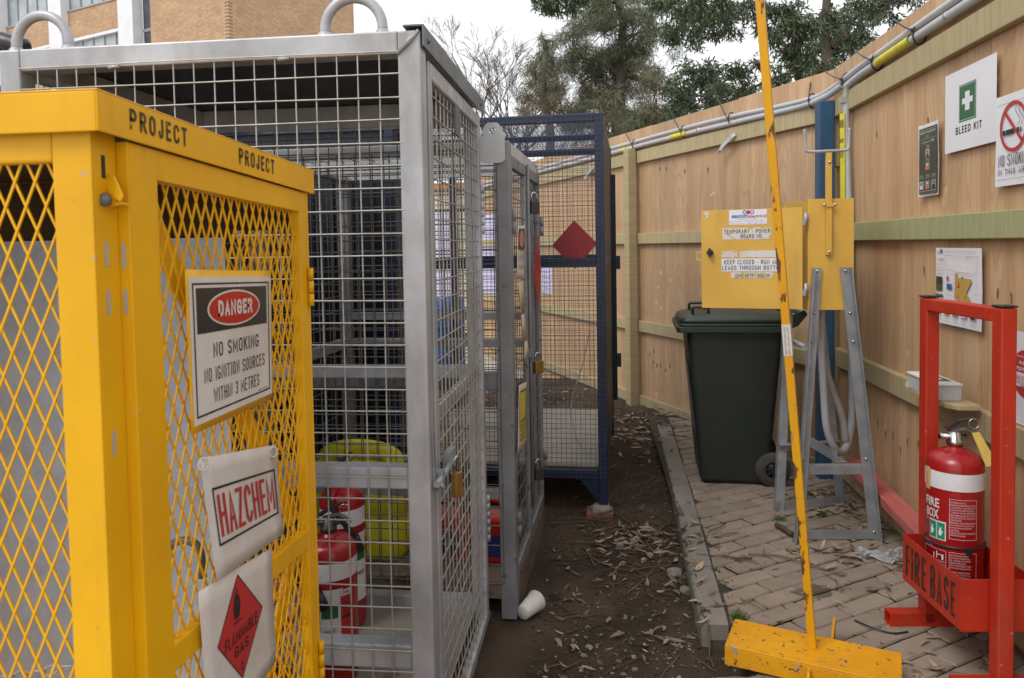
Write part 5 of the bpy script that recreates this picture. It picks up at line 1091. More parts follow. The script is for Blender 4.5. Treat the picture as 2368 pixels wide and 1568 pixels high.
for label,c,mat in (('dark grey padlock hung high on the grey cage doors',(-.295,3.60,1.70),DARKMETAL),('brass padlock at mid height on the grey cage doors',(-.293,3.64,.93),BRASS),('dark grey padlock hung low on the grey cage doors',(-.295,3.60,.42),DARKMETAL)):
    q=thing('padlock',label,'padlock',c,'padlocks on the grey cage'); padlock(q,c,(.7,.7,0),.05,.06,.028,mat,.04)
# notices on the grey doors
t,g=skew_sign('paper_sign','small white notice with a red disc tied to the grey cage door',[(3.19,1.635),(3.42,1.640),(3.39,1.400),(3.15,1.410)],WHITE,x=-.318); gplate(g,DIRTYWHITE,t,.0006,'sheet',.004)
b=MB(); grect(b,g,.08,.55,.92,.94,.004); b.build('black_panel',M('brown_black_print',(.06,.05,.05),rough=.5),t); b=MB(); gpoly(b,g,[(.5+.30*math.cos(2*math.pi*i/24),.75+.16*math.sin(2*math.pi*i/24)) for i in range(24)],.0048); b.build('red_disc',M('faded_red_print',(.55,.22,.18),rough=.5),t)
b=MB(); gtext(b,g,"NO SMOKING",.15,.36,.85,.45,.004); gtext(b,g,"IN THIS AREA",.15,.18,.85,.27,.004); b.build('lettering',PRINTGREY,t)
b=MB(); P=[V((-.318,3.20,1.395)),V((-.316,3.25,1.25)),V((-.308,3.29,1.13)),V((-.30,3.22,1.06))]; Q=[V((-.318,3.36,1.395)),V((-.312,3.33,1.25)),V((-.304,3.34,1.13)),V((-.296,3.36,1.07))]
for i in range(3): b.add([P[i],Q[i],Q[i+1],P[i+1]],[(0,1,2,3)],True)
o=tag(b.build('paper_strip',M('yellowed_paper',(.55,.47,.31),(.48,.40,.25),rough=.7)),'curled yellowed paper strip hanging on the grey cage door','paper'); s_=o.modifiers.new('solid','SOLIDIFY'); s_.thickness=.001
t,g=skew_sign('paper_sign','yellow RESTRICTED AREA sheet hanging on the grey cage door',[(3.13,.965),(3.38,.935),(3.33,.665),(3.08,.690)],WHITE,x=-.316); gplate(g,DIRTYWHITE,t,.0006,'sheet',.004)
b=MB(); grect(b,g,.08,.08,.92,.93,.003); b.build('yellow_panel',SIGNYEL,t); b=MB()
for q in ((.12,.88,.88,.9),(.12,.45,.15,.88),(.85,.45,.88,.88),(.12,.43,.88,.45)): grect(b,g,*q,.0036)
for i,(s_,z) in enumerate((("RESTRICTED",.35),("ACCESS",.28),("AUTHORISED",.20),("PERSONNEL",.13))): gtext(b,g,s_,.16,z,.84,z+.05,.0036)
b.build('lettering',BLACK,t)
b=MB(); P=[(3.86,1.60),(4.02,1.42),(3.86,1.21),(3.70,1.42)]; b.add([(-.316,y,z) for y,z in P],[(0,1,2,3)]); o=tag(b.build('hazard_diamond',M('faded_red_diamond',(.45,.03,.03),(.55,.16,.10),rough=.4,ns=3)),'faded red hazard diamond on the far leaf of the grey cage doors','sign'); s_=o.modifiers.new('solid','SOLIDIFY'); s_.thickness=.0012
# yellow drum and red cans inside
DS=Matrix.Translation((-.87,0,.127))@Matrix.Diagonal((1.32,1,1.05,1))@Matrix.Translation((.87,0,-.127))
t=thing('spill_drum','big yellow plastic drum with an arched handle inside the grey cage','drum',(-1.06,3.4,.126))
b=MB(DS); secs=[ringbox(-1.235,-.885,3.27,3.55,.127,.06,5),ringbox(-1.245,-.875,3.26,3.56,.16,.06,5),ringbox(-1.25,-.87,3.255,3.565,.30,.06,5),ringbox(-1.24,-.88,3.265,3.555,.315,.06,5),ringbox(-1.25,-.87,3.255,3.565,.33,.06,5),ringbox(-1.25,-.87,3.255,3.565,.46,.06,5),ringbox(-1.21,-.91,3.29,3.53,.52,.06,5),ringbox(-1.12,-1.0,3.36,3.46,.535,.04,5)]
n2=len(secs[0]); vs=[v for s_ in secs for v in s_]; b.add(vs,[(i*n2+j,i*n2+(j+1)%n2,(i+1)*n2+(j+1)%n2,(i+1)*n2+j) for i in range(len(secs)-1) for j in range(n2)]+[tuple(range(n2))[::-1],tuple((len(secs)-1)*n2+j for j in range(n2))],True); b.build('body',LIME,t)
b=MB(DS); b.tube(spline([(-1.20,3.41,.50),(-1.17,3.41,.56),(-1.11,3.41,.585),(-1.02,3.41,.585),(-.95,3.41,.56),(-.92,3.41,.50)],6),.036,10); b.build('handle',LIME,t)
b=MB(DS); b.box(-1.262,-1.225,3.36,3.46,.46,.53); b.box(-.895,-.858,3.36,3.46,.46,.53); b.build('clip',PLASBLK,t,bevel=.006)
def can(label,x,y):
    t=thing('fuel_can',label,'fuel can',(x,y,.126),'red fuel cans in the grey cage'); b=MB(); b.box(x-.09,x+.09,y-.07,y+.07,.127,.335); b.build('body',REDPL,t,bevel=.018,seg=3)
    b=MB(); b.tube(spline([(x-.07,y,.33),(x-.06,y,.385),(x+.0,y,.395),(x+.04,y,.37),(x+.05,y,.33)],5),.011,8); b.build('handle',REDPL,t)
    b=MB(); b.tube([(x+.065,y,.33),(x+.075,y,.375)],.018,10); b.build('cap',PLASBLK,t); b=MB(); frect(b,(x-.06,y-.0712,.16),(.1,0,0),(0,0,.10)); b.build('label_panel',M('navy_label',(.03,.035,.16),rough=.4),t); return t
can('red plastic fuel can left of the galvanised rear post, in the grey cage',-.665,3.36); can('red plastic fuel can next to the front post of the grey cage',-.46,3.36)

# the grey cage stands a little askew: turn it and everything on or in it about its front corner
PIV=Matrix.Translation((-.347,3.055,-.05))@Matrix.Rotation(R(-2.6),4,'Z')@Matrix.Translation((.325,-3.055,0))
_on=[o for o in COL.objects if o.parent is None and o.name not in BEFORE_GREY and o.type in('MESH','EMPTY')]
for o in _on: o.matrix_basis=PIV@o.matrix_basis
# ------------------------------------------------------------------ blue cage
t=thing('blue_cage','navy blue fine mesh cage on short legs by the far hoarding','cage',(-.6,4.7,0))
ROT=Matrix.Translation((.045,4.2,0))@Matrix.Rotation(R(-2.6),4,'Z')@Matrix.Translation((-.045,-4.2,0))
bx0,bx1,by0,by1,z0,z1=-1.20,.045,4.20,5.78,.185,2.22
def P_(nm,p,mat=BLUE,bv=.003): b=MB(ROT); b.box(*p); return b.build(nm,mat,t,bevel=bv)
P_('post',(bx1-.05,bx1,by0,by0+.05,.045,z1)); P_('post',(bx0,bx0+.05,by0,by0+.05,.045,z1)); P_('post',(bx1-.05,bx1,by1-.05,by1,.045,z1)); P_('post',(bx0,bx0+.05,by1-.05,by1,.045,z1))
for yy in (by0,by1-.05):
    for za,zb in ((z1-.045,z1),(1.375,1.425),(z0,z0+.05)): P_('rail',(bx0+.05,bx1-.05,yy+.004,yy+.046,za,zb))
for xx in (bx0,bx1-.05):
    for za,zb in ((z1-.045,z1),(1.375,1.425),(z0,z0+.05)): P_('rail',(xx+.004,xx+.046,by0+.05,by1-.05,za,zb))
P_('roof_bar',(bx0+.05,bx1-.05,4.98,5.02,z1-.04,z1-.004))
for xa,xb in ((bx0,bx1-.05),): 
    b=MB(ROT); b.poly([(bx1-.051,by0+.01,z0),(bx1-.051,by0+.01,.06),(bx1-.16,by0+.01,z0)],(0,1,0),.006); b.build('gusset',BLUE,t)
b=MB(ROT); wiregrid(b,(bx0+.01,by0-.001,z0+.01),(bx1-bx0-.02,0,0),(0,0,z1-z0-.02),46,74,.0015,4); b.build('front_mesh',BLUEWIRE,t)
b=MB(ROT); wiregrid(b,(bx0+.01,by1-.02,z0+.01),(bx1-bx0-.02,0,0),(0,0,z1-z0-.02),46,74,.0015,4); b.build('rear_mesh',BLUEWIRE,t)
b=MB(ROT); wiregrid(b,(bx0+.01,by0+.01,z1-.003),(bx1-bx0-.02,0,0),(0,by1-by0-.02,0),46,60,.0015,4); b.build('roof_mesh',BLUEWIRE,t)
b=MB(ROT); b.box(bx1-.012,bx1-.006,by0+.05,by1-.05,z0+.05,z1-.045); b.build('side_panel',NAVY,t)
b=MB(ROT); b.box(bx1-.02,bx1+.03,by1-.04,by1+.02,.32,2.02); b.build('door_edge',NAVY,t,bevel=.003)
b=MB(ROT); 
for zz in (1.36,.62): b.box(bx1+.0305,bx1+.06,by1-.03,by1+.012,zz-.05,zz+.05)
b.build('hinge',M('dark_teal_paint',(.012,.05,.055),rough=.5),t)
WBOARD=M('grey_weathered_boards',(.46,.40,.33),(.34,.30,.26),rough=.85,ns=3,stretch=(1.5,8,1),bump=(15,.2))
for k in range(11):
    b=MB(ROT); ya=by0+.055+k*.132; b.box(bx0+.03,bx1-.03,ya,ya+.129,z0+.055,z0+.072); b.build('floor_board',WBOARD,t)
b=MB(); P=[(-.122,1.635),(.004,1.505),(-.118,1.366),(-.247,1.497)]; b.poly([(x,4.212-.045*(x-.045),z) for x,z in P],(0,1,0),.0015); tag(b.build('hazard_diamond',M('dark_red_plate',(.38,.012,.018),(.32,.01,.015),rough=.4)),'plain dark red hazard diamond wired to the blue cage front','sign')
b=MB(); b.tube(spline([(.0-.05,4.20+.3,.98),(-.09,4.45,.80),(-.16,4.45,.55),(-.13,4.4,.36),(-.06,4.4,.27)],6),.004,5); tag(b.build('frayed_cord',DIRTYWHITE),'frayed white cord hanging inside the blue cage','cord')
rock('rubble_block',(.005,4.225,.02),(.055,.06,.03),CONC,'grey concrete lump packed under the blue cage leg','rubble',8); b=MB(); b.box(-.075,.075,4.17,4.30,-.03,.006); tag(b.build('packing_brick',M('red_brick',(.25,.11,.075),(.18,.08,.055),rough=.9,ns=14),bevel=.004),'dark brick under the concrete lump at the blue cage leg','brick')
# dark navy container behind the grey cage
t=thing('navy_container','dark navy sheet sided container behind the grey cage','container',(-1.9,5,0)); b=MB(); b.box(-3.6,-1.2,4.32,5.4,.1,2.25); b.build('body',NAVY,t,bevel=.01); b=MB()
for xx in np.arange(-3.5,-1.28,.12): b.box(xx,xx+.05,4.305,4.319,.2,2.1)
b.build('rib',NAVY,t); b=MB(); b.box(-3.6,-1.19,4.30,4.319,2.18,2.25); b.build('frame_rail',BLUE,t)
t=thing('shade_cabinet','tall dark grey steel cabinet seen through the mesh left of the grey cage','cabinet',(-2.3,3.2,0)); b=MB(); b.box(-3.1,-1.80,2.15,4.0,.02,2.02); b.build('body',M('charcoal_sheet',(.022,.024,.027),(.016,.017,.02),rough=.5),t,bevel=.01); b=MB(); b.box(-1.799,-1.79,2.2,3.95,1.0,1.05); b.build('trim',GREYP,t)  # added to block light from the left and darken the cage interiors

# ------------------------------------------------------------------ boards on the far run, seen through the cages
def fboard(label,s0,s1,z0,z1,mat):
    t=thing('notice_board',label,'notice',ff(s0,z0,.02)); b=MB(AXF); b.box(s0,s1,.002,.006,z0,z1); b.build('board',mat,t); b=MB(AXF)
    for k in range(6): b.box(s0+.05,s1-.05,.0065,.0069,z1-.06-k*(z1-z0)/7,z1-.05-k*(z1-z0)/7)
    b.build('printed_text',PRINTGREY,t)
fboard('lavender white notice sheet low on the far hoarding, left of the red diamond',4.40,4.72,.93,1.36,LAV); fboard('tall lavender notice board at the end of the far hoarding',5.95,7.1,.78,1.95,LAV)
# site shed and drum far behind
t=thing('site_shed','cream site shed with an orange roof edge far behind the cages','shed',(-5,13.5,0)); b=MB(); b.box(-7.2,-2.2,13,15.5,0,2.5); b.build('wall',CREAM,t); b=MB(); b.box(-7.3,-2.1,12.9,15.6,2.5,2.6); b.build('roof',M('orange_trim',(.55,.22,.06),rough=.6),t); b=MB(); b.box(-4.6,-3.2,12.98,13.0,1.0,2.1); b.build('window',GLASSL,t); b=MB(); b.box(-3.0,-2.4,12.97,13.0,.05,2.1); b.build('door',LAV,t)
for i,(x,y,lb) in enumerate(((-1.75,8.2,'bright blue plastic drum standing on pale ground behind the cages'),)):
    b=MB(); b.lathe([(0,0),(.27,0),(.29,.03),(.29,.28),(.30,.30),(.29,.32),(.29,.6),(.30,.62),(.29,.64),(.29,.88),(.27,.92),(0,.92)],28,(x,y,.02)); t=tag(b.build('plastic_drum',BLUEDRUM),lb,'drum')

# ------------------------------------------------------------------ brick building
cb=at(529,60,36.0); LD=V((-.928,.371,0)); RD=V((.34,.94,0)); 
bt=thing('brick_building','tan brick building with white columns and strip windows at the top left','building',(cb.x,cb.y,0)); C0=V((cb.x,cb.y,0))
def uvwall(o_,d,L,z0,z1,name,parent,off=0,th=.25):
    d=V(d);n=V((d.y,-d.x,0)); n=n if n.dot(CAMP-o_)>0 else -n
    A=o_+n*off; P=[A+V((0,0,z0)),A+d*L+V((0,0,z0)),A+d*L+V((0,0,z1)),A+V((0,0,z1))]; B_=[p-n*th for p in P]
    vs=[p-parent.location for p in P+B_]; me=bpy.data.meshes.new(name); me.from_pydata(vs,[],[(0,1,2,3),(7,6,5,4),(0,4,5,1),(1,5,6,2),(2,6,7,3),(3,7,4,0)])
    uv=me.uv_layers.new(name='UVMap'); 
    for lp in me.loops:
        p=vs[lp.vertex_index]+parent.location; uv.data[lp.index].uv=((p-o_).dot(d),p.z)
    me.materials.append(BRICK); o=bpy.data.objects.new(name,me); COL.objects.link(o); o.parent=parent; return o,n
def sfac(px,py): # where a sight line meets the left facade
    dr=(at(px,py,10)-CAMP); nn=V((LD.y,-LD.x,0)); k=nn.dot(C0-CAMP)/nn.dot(dr); p=CAMP+dr*k; return (p-C0).dot(LD),p.z
def sright(px,py):
    dr=(at(px,py,10)-CAMP); nn=V((RD.y,-RD.x,0)); k=nn.dot(C0-CAMP)/nn.dot(dr); p=CAMP+dr*k; return (p-C0).dot(RD),p.z
sr=sright(818.5,60)[0]; uvwall(C0,RD,sr,0,22,'side_wall',bt)
s_w0=sfac(348,60)[0]; s_w1=sfac(323,60)[0]; s_c1=sfac(289,60)[0]; s_b0=sfac(158,60)[0]; s_b1=sfac(133,60)[0]; s_d0=sfac(15,60)[0]
_,N_=uvwall(C0,LD,s_w0,0,22,'corner_wall',bt)
zA=sfac(215,14)[1]; zB=sfac(215,80)[1]; zC=sfac(75,38)[1]
H_=zA-zB
def fbox(name,s0,s1,z0,z1,n0,n1,mat,parent=bt):
    b=MB(); q=[C0+LD*s0+N_*n0,C0+LD*s1+N_*n0,C0+LD*s1+N_*n1,C0+LD*s0+N_*n1]; b.add([V((p.x,p.y,z)) for z in (z0,z1) for p in q],[(0,3,2,1),(4,5,6,7),(0,1,5,4),(1,2,6,5),(2,3,7,6),(3,0,4,7)]); return b.build(name,mat,parent)
# narrow glazed strip beside the corner wall
fbox('window',s_w0,s_w1,0,22,-.30,-.22,GLASSD); fr=fbox('window_frame',s_w0+.02,s_w1-.02,sfac(335,68)[1]-.08,sfac(335,68)[1]+.08,-.22,-.16,ALU)
cw=s_c1-s_w1
for s0 in (s_w1,s_b0,s_d0,s_d0+(s_d0-s_b1)+0.0):
    fbox('column',s0,s0+cw,0,22,-.2,.42,WPAINT)
bays=[(s_c1,s_b0),(s_b0+cw,s_d0),(s_d0+cw,s_d0+cw+(s_d0-s_b0-cw))]
for (a,c) in bays:
    L_=c-a; pitch=H_+2.05
    for lv in range(-3,4):
        z1=zA+lv*pitch; z0=z1-H_
        if z1<0.2 or z0>21: continue
        uvwall(C0+LD*a,LD,L_,max(0,z0),min(22,z1),'spandrel',bt)
        fbox('lintel',a,c,z0-.16,z0-.003,-.25,.05,WPAINT); fbox('sill',a,c,z1+.003,z1+.08,-.25,.06,ALU)
        if z1<21:
            wn=fbox('window',a,c,z1+.083,z1+pitch-H_-.165,-.22,-.16,GLASSL)
            n=5
            b=MB()
            for i in range(n+1):
                s=a+L_*i/n; q0=C0+LD*(s-.035)+N_*-.155; q1=C0+LD*(s+.035)+N_*-.155; q2=C0+LD*(s+.035)+N_*-.09; q3=C0+LD*(s-.035)+N_*-.09
                b.add([V((p.x,p.y,z)) for z in (z1+.084,z1+pitch-H_-.166) for p in (q0,q1,q2,q3)],[(0,3,2,1),(4,5,6,7),(0,1,5,4),(1,2,6,5),(2,3,7,6),(3,0,4,7)])
            b.build('frame',ALU,wn)

# ------------------------------------------------------------------ trees
def limb(mb,a,c,r0_,r1_,n=6,sag=.08):
    a=V(a);c=V(c);L_=(c-a).length; P=[a]
    for k in (1,2,3): P.append(a.lerp(c,k/4)+V((rng.uniform(-1,1),rng.uniform(-1,1),rng.uniform(-.6,1)))*L_*sag)
    P.append(c); P=spline(P,3); mb.tube(P,[r0_+(r1_-r0_)*i/(len(P)-1) for i in range(len(P))],n,caps=False)
def leaves(ctr,rad,n,ln,wd,droop,jit=1.0,shell=.35):
    ctr=np.array(ctr); u=nr.normal(size=(n,3)); u/=np.linalg.norm(u,axis=1)[:,None]; rr=(shell+(1-shell)*nr.random(n)**.6)[:,None]
    p=ctr+u*rr*np.array(rad)
    d=nr.normal(size=(n,3)); d[:,2]-=droop; d/=np.linalg.norm(d,axis=1)[:,None]
    s=np.cross(d,nr.normal(size=(n,3))); s/=np.linalg.norm(s,axis=1)[:,None]
    l=(ln*(.6+.8*nr.random(n)))[:,None]; w_=(wd*(.7+.6*nr.random(n)))[:,None]
    return np.stack([p,p+d*l*.45+s*w_*.5,p+d*l,p+d*l*.45-s*w_*.5],axis=1)
def tree(label,base,trunk_top,clumps,y,mat,leaf,trunk_r,per,mat2=None,split=None,cat='tree',sprays=3):
    t=thing('tree',label,cat,tuple(base)); b=MB(); base=V(base); top=V(trunk_top); limb(b,base,top,trunk_r,trunk_r*.35,8,.03)
    A=[];B2=[]; nodes=[(base.lerp(top,q),trunk_r*(1-.6*q)) for q in (.45,.6,.75,.9,1.0)]; todo=[]
    for cl in clumps:
        px,py,rp=cl[:3]; yy=y+(cl[3] if len(cl)>3 else rng.uniform(-1.2,1.2)); c=at(px,py,yy); todo.append((min((c-q[0]).length for q in nodes),px,py,rp,c,rp/F*yy))
    todo.sort(key=lambda q:q[0])
    for _,px,py,rp,c,r in todo:
        st,sr_=min(nodes,key=lambda q:(q[0]-c).length+max(0,q[0].z-c.z)*.8); r1=max(.007,sr_*.45)
        limb(b,st,c,min(sr_*.7,trunk_r*.4),r1,5,.13); nodes.append((c,r1)); nodes.append((st.lerp(c,.5),(sr_*.7+r1)/2))
        n=int(per*(rp/55)**2)
        for j in range(sprays*2):
            q=c+V((rng.gauss(0,.5),rng.gauss(0,.5),rng.gauss(0,.45)))*r; limb(b,c,q,.014,.004,4,.15)
            arr=leaves(q,(r*.5,r*.5,r*.42),max(8,n//(sprays*2)),leaf[0],leaf[1],leaf[2],shell=.05)
            (B2 if (mat2 and split(px,py)) else A).append(arr)
    b.build('trunk',BARK,t)
    off=np.array(tuple(base),np.float32)
    for arrs,m_ in ((A,mat),(B2,mat2)):
        if arrs: quads('crown',np.concatenate(arrs)-off,m_,t)
    return t
tree('big grey green she-oak with brown lower foliage behind the hoarding',at(1395,560,15.0),at(1440,40,15.2),[(1420,5,55),(1375,30,50),(1480,25,55),(1335,70,42),(1400,75,55),(1465,85,55),(1520,70,45),(1330,130,45),(1395,140,60),(1465,150,55),(1345,190,52),(1420,200,62),(1490,190,55),(1360,245,55),(1440,255,60),(1515,245,52),(1400,290,48),(1480,295,52),(1545,285,48),(1340,285,40),(1590,300,40)],15.2,CASU,(.17,.010,.75),.20,2600,CASUB,lambda x,y:y>150 and rng.random()<.8,sprays=5)
tree('smaller brownish she-oak left of the big one',at(1262,560,14.2),at(1262,110,14.3),[(1262,95,24),(1250,130,30),(1280,150,32),(1235,170,32),(1262,190,38),(1290,200,32),(1225,220,30),(1255,245,38),(1295,255,34),(1215,265,26)],14.3,CASU,(.16,.010,.75),.12,2200,CASUB,lambda x,y:x<1262 or y>190,sprays=4)
EU=[(1255,-8,30,-.6),(1300,-2,32,-.6),(1340,-12,30,-.5),(1275,15,18,-.6),(1320,22,16,-.6),(1520,-22,34,-.2),(1545,12,38),(1590,30,42),(1640,18,42),(1690,30,40),(1740,12,38),(1560,75,30),(1610,80,36),(1665,75,28),(1800,30,44),(1850,60,44),(1900,40,48),(1950,60,44),(2000,30,46),(2050,15,40),(2080,-15,36),(1830,110,38),(1885,120,40),(1935,110,36),(1990,85,32),(1850,160,36),(1905,160,30),(1790,90,24),(1755,150,24),(1710,175,30),(1665,205,28),(1730,215,30),(1800,190,30),(1770,60,22)]
tree('dark spreading gum tree hanging over the top of the hoarding',at(1960,600,9.6),at(1915,-60,9.6),EU,9.6,EUC,(.085,.017,1.0),.12,1500,sprays=7)
tree('bushy dark green tree between the she-oak and the gum',at(1640,560,12.0),at(1640,180,12.0),[(1590,165,40),(1620,195,46),(1575,215,42),(1650,235,45),(1600,250,45),(1690,245,40),(1560,260,40),(1730,235,32),(1640,175,34)],12,BUSH,(.10,.028,.5),.12,900,sprays=5)
def bare(label,base,y,spread,top):
    t=thing('bare_tree',label,'tree',tuple(base)); b=MB()
    def grow(p,d,l,r,lv):
        q=p+d*l; r=max(r,.0035); b.tube([p,p.lerp(q,.5)+V((rng.uniform(-1,1),rng.uniform(-1,1),0))*l*.06,q],[r,r*.8,max(.003,r*.6)],5 if lv>2 else 3,caps=False)
        if lv==0: return
        for k in range(3 if lv!=4 else 2):
            nd=(d+V((rng.gauss(0,1),rng.gauss(0,1),rng.gauss(.15,.5)))*spread).normalized(); grow(p.lerp(q,rng.uniform(.45,1)),nd,l*rng.uniform(.62,.82),r*.55,lv-1)
    grow(V(base),V((0.02,0,1)),top*.34,.085,7); b.build('trunk',BAREM,t); return t
bare('bare grey tree in thin twigs left of the she-oaks',at(1135,560,18),18,.36,4.9); bare('third bare tree with thin twigs close beside the small brownish she-oak',at(1185,560,17),17,.34,4.6)
tree('dull green hedge bush far behind the cages',at(1120,570,20),at(1120,470,20),[(1060,500,40),(1110,480,45),(1160,490,45),(1210,480,45),(1020,510,35),(960,500,40)],20,BUSH,(.16,.05,.3),.1,300,cat='bush')

# ------------------------------------------------------------------ litter on the ground
def ground_z(x,y):
    k=.366+(y-2.8)*.0275
    if x>k+.09 and y>1.3 and not (y<2.78 and x<.48): return PZ+.001
    if x>k-.005 and y>2.8: return PZ+.001
    return dirtz(x,y)+.002
def leaf_litter(n,pts,lmin,lmax,lift=.012):
    A=[]
    for _ in range(n):
        x,y=pts(); z=ground_z(x,y)+rng.random()**2*lift; a=rng.uniform(0,6.28); l=rng.uniform(lmin,lmax); w_=l*rng.uniform(.16,.36); d=V((math.cos(a),math.sin(a),rng.uniform(-.12,.3))).normalized(); s=d.cross(V((rng.uniform(-.5,.5),rng.uniform(-.5,.5),1))).normalized(); up=s.cross(d)
        c=V((x,y,z+.002)); cu=rng.uniform(-.25,.45)*l
        P=[]; prev=None
        prof=[(0,.02),(.18,.6),(.4,1),(.65,.85),(.85,.45),(1,.02)]
        pts_=[(c+d*(l*(q-.5))+up*(cu*((q-.5)**2)*2),w_*k/2) for q,k in prof]
        for (p0,w0),(p1,w1) in zip(pts_[:-1],pts_[1:]):
            fold=up*.25
            A.append((p0,w0,p1,w1,s,fold))
    return A
def litter_obj(name,mats_n,A,mat,per=5):
    vs=[];fs=[]
    for i in range(0,len(A),5):
        base=len(vs)
        for j in range(5):
            p0,w0,p1,w1,s,fold=A[i+j]
            if j==0: vs+= [p0-s*w0+fold*w0,p0,p0+s*w0+fold*w0]
            vs+= [p1-s*w1+fold*w1,p1,p1+s*w1+fold*w1]
        for j in range(5):
            b0=base+j*3; fs+= [(b0,b0+3,b0+4,b0+1),(b0+1,b0+4,b0+5,b0+2)]
    me=bpy.data.meshes.new(name); me.from_pydata(vs,[],fs); me.materials.append(mat); o=bpy.data.objects.new(name,me); COL.objects.link(o); o['kind']='stuff'; return o
def G(cx,cy,sx,sy): return lambda:(rng.gauss(cx,sx),rng.gauss(cy,sy))
def inyard(f):
    def g():
        while True:
            x,y=f()
            if -.28<x<1.38 and 1.6<y<7.4 and not(.62<x<1.0 and 4.45<y<4.9): return x,y
    return g
A=[]
for f,n,a,c in ((G(.20,3.78,.15,.13),130,.035,.09),(G(.30,3.15,.08,.35),60,.03,.085),(G(.05,2.7,.22,.5),26,.02,.06),(G(.28,6.2,.18,.35),150,.03,.09),(G(.35,5.6,.12,.3),50,.03,.09),(G(1.05,3.48,.12,.05),42,.03,.085),(G(1.15,4.25,.12,.14),60,.04,.10),(G(1.2,2.75,.15,.22),26,.03,.085),(G(.9,3.0,.25,.35),12,.02,.06),(lambda:(rng.uniform(-.2,.45),rng.uniform(2.2,5.6)),20,.015,.06),(lambda:(rng.uniform(.5,1.35),rng.uniform(2.3,4.4)),34,.012,.04),(G(-.1,3.1,.15,.3),30,.03,.08),(G(1.33,3.6,.05,.5),30,.03,.09)):
    A+=leaf_litter(n,inyard(f),a,c,.02)
A+=leaf_litter(260,inyard(lambda:(.34-abs(rng.gauss(0,.13)),rng.uniform(2.3,5.6))),.006,.022,.004); A+=leaf_litter(200,inyard(lambda:(rng.uniform(-.25,.4),rng.uniform(2.1,5.4))),.004,.016,.003); A+=leaf_litter(60,inyard(lambda:(1.33-abs(rng.gauss(0,.06)),rng.uniform(2.4,4.4))),.02,.07,.01)
litter_obj('fallen_leaves',0,A,LEAF_LIT)
A=leaf_litter(160,lambda:(rng.uniform(-1.2,-.1),rng.uniform(5.3,7.6)),.04,.1,.03); litter_obj('leaf_drift',0,A,LEAF_LIT)
b=MB()
def twig(x,y,a,l,r):
    P=[]; 
    for k in range(5): 
        q=k/4-.5; xx=x+math.cos(a)*l*q+rng.uniform(-.06,.06)*l*.5; yy=y+math.sin(a)*l*q+rng.uniform(-.06,.06)*l*.5; P.append((xx,yy,ground_z(xx,yy)+r+.002+rng.random()*.004))
    b.tube(P,[r,r*1.1,r,r*.8,r*.5],5)
f=inyard(lambda:(rng.uniform(-.25,.42),rng.uniform(2.1,5.4)))
for _ in range(170): x,y=f(); twig(x,y,rng.uniform(0,6.3),rng.choice([.03,.04,.06,.1,.16,.26]),rng.uniform(.0011,.003))
f=inyard(G(.2,3.7,.16,.2)); 
for _ in range(40): x,y=f(); twig(x,y,rng.uniform(0,6.3),rng.uniform(.08,.3),rng.uniform(.0015,.0035))
f=inyard(G(.30,6.1,.2,.35))
for _ in range(40): x,y=f(); twig(x,y,rng.uniform(0,6.3),rng.uniform(.08,.3),rng.uniform(.002,.004))
f=inyard(lambda:(rng.uniform(.5,1.3),rng.uniform(2.4,4.2)))
for _ in range(14): x,y=f(); twig(x,y,rng.uniform(0,6.3),rng.uniform(.04,.14),rng.uniform(.001,.002))
b.build('fallen_twigs',TWIG,kind='stuff')
b=MB(); import bmesh
bm=bmesh.new(); bmesh.ops.create_icosphere(bm,subdivisions=1,radius=1); IV=[v.co.copy() for v in bm.verts]; IF=[tuple(v.index for v in q.verts) for q in bm.faces]; bm.free()
def peb(x,y,r):
    q=Matrix.Rotation(rng.uniform(0,6.3),3,'Z')@Matrix.Rotation(rng.uniform(0,6.3),3,'X'); sx,sy,sz=rng.uniform(.7,1.4),rng.uniform(.7,1.2),rng.uniform(.45,.8)
    z=ground_z(x,y); b.add([(x+p.x*r*sx,y+p.y*r*sy,z+p.z*r*sz+r*.2) for p in [(q@v)*(1+rng.uniform(-.18,.18)) for v in IV]],IF)
f=inyard(lambda:(rng.uniform(-.26,.42),rng.uniform(1.9,4.8)))
for _ in range(330): x,y=f(); peb(x,y,rng.choice([.002,.003,.003,.004,.005,.007]))
f=inyard(G(.05,2.55,.2,.3))
for _ in range(170): x,y=f(); peb(x,y,rng.choice([.003,.004,.005,.006,.008,.012]))
f=inyard(lambda:(rng.uniform(.47,1.35),rng.uniform(2.1,4.4)))
for _ in range(150): x,y=f(); peb(x,y,rng.choice([.0015,.002,.003,.004]))
b.build('loose_gravel',PEB,kind='stuff')
b=MB(); f=inyard(lambda:(rng.uniform(-.28,.42),rng.uniform(1.9,5.2)))
for _ in range(1500): x,y=f(); peb(x,y,rng.choice([.0025,.003,.004,.005,.007]))
f=inyard(lambda:(rng.uniform(.47,.56),rng.uniform(2.8,4.6)))
for _ in range(120): x,y=f(); peb(x,y,rng.choice([.002,.003,.004]))
b.build('soil_clods',M('soil_clod',(.09,.064,.043),(.045,.031,.021),rough=.95,ns=30,island=.4),kind='stuff')
for i,(x,y,s,lb) in enumerate(((.33,3.42,.035,'rough grey stone beside the kerb in the leaf litter'),(.36,3.25,.026,'small pale stone against the kerb nearest the litter edge'),(.10,3.78,.022,'grey stone at the far edge of the leaf litter'),(.17,3.80,.02,'small rounded stone in the middle of the leaf litter'))):
    rock('stone',(x,y,dirtz(x,y)+s*.4),(s,s*.8,s*.75),CONC,lb,'stone',i*3+1,'stones beside the kerb')
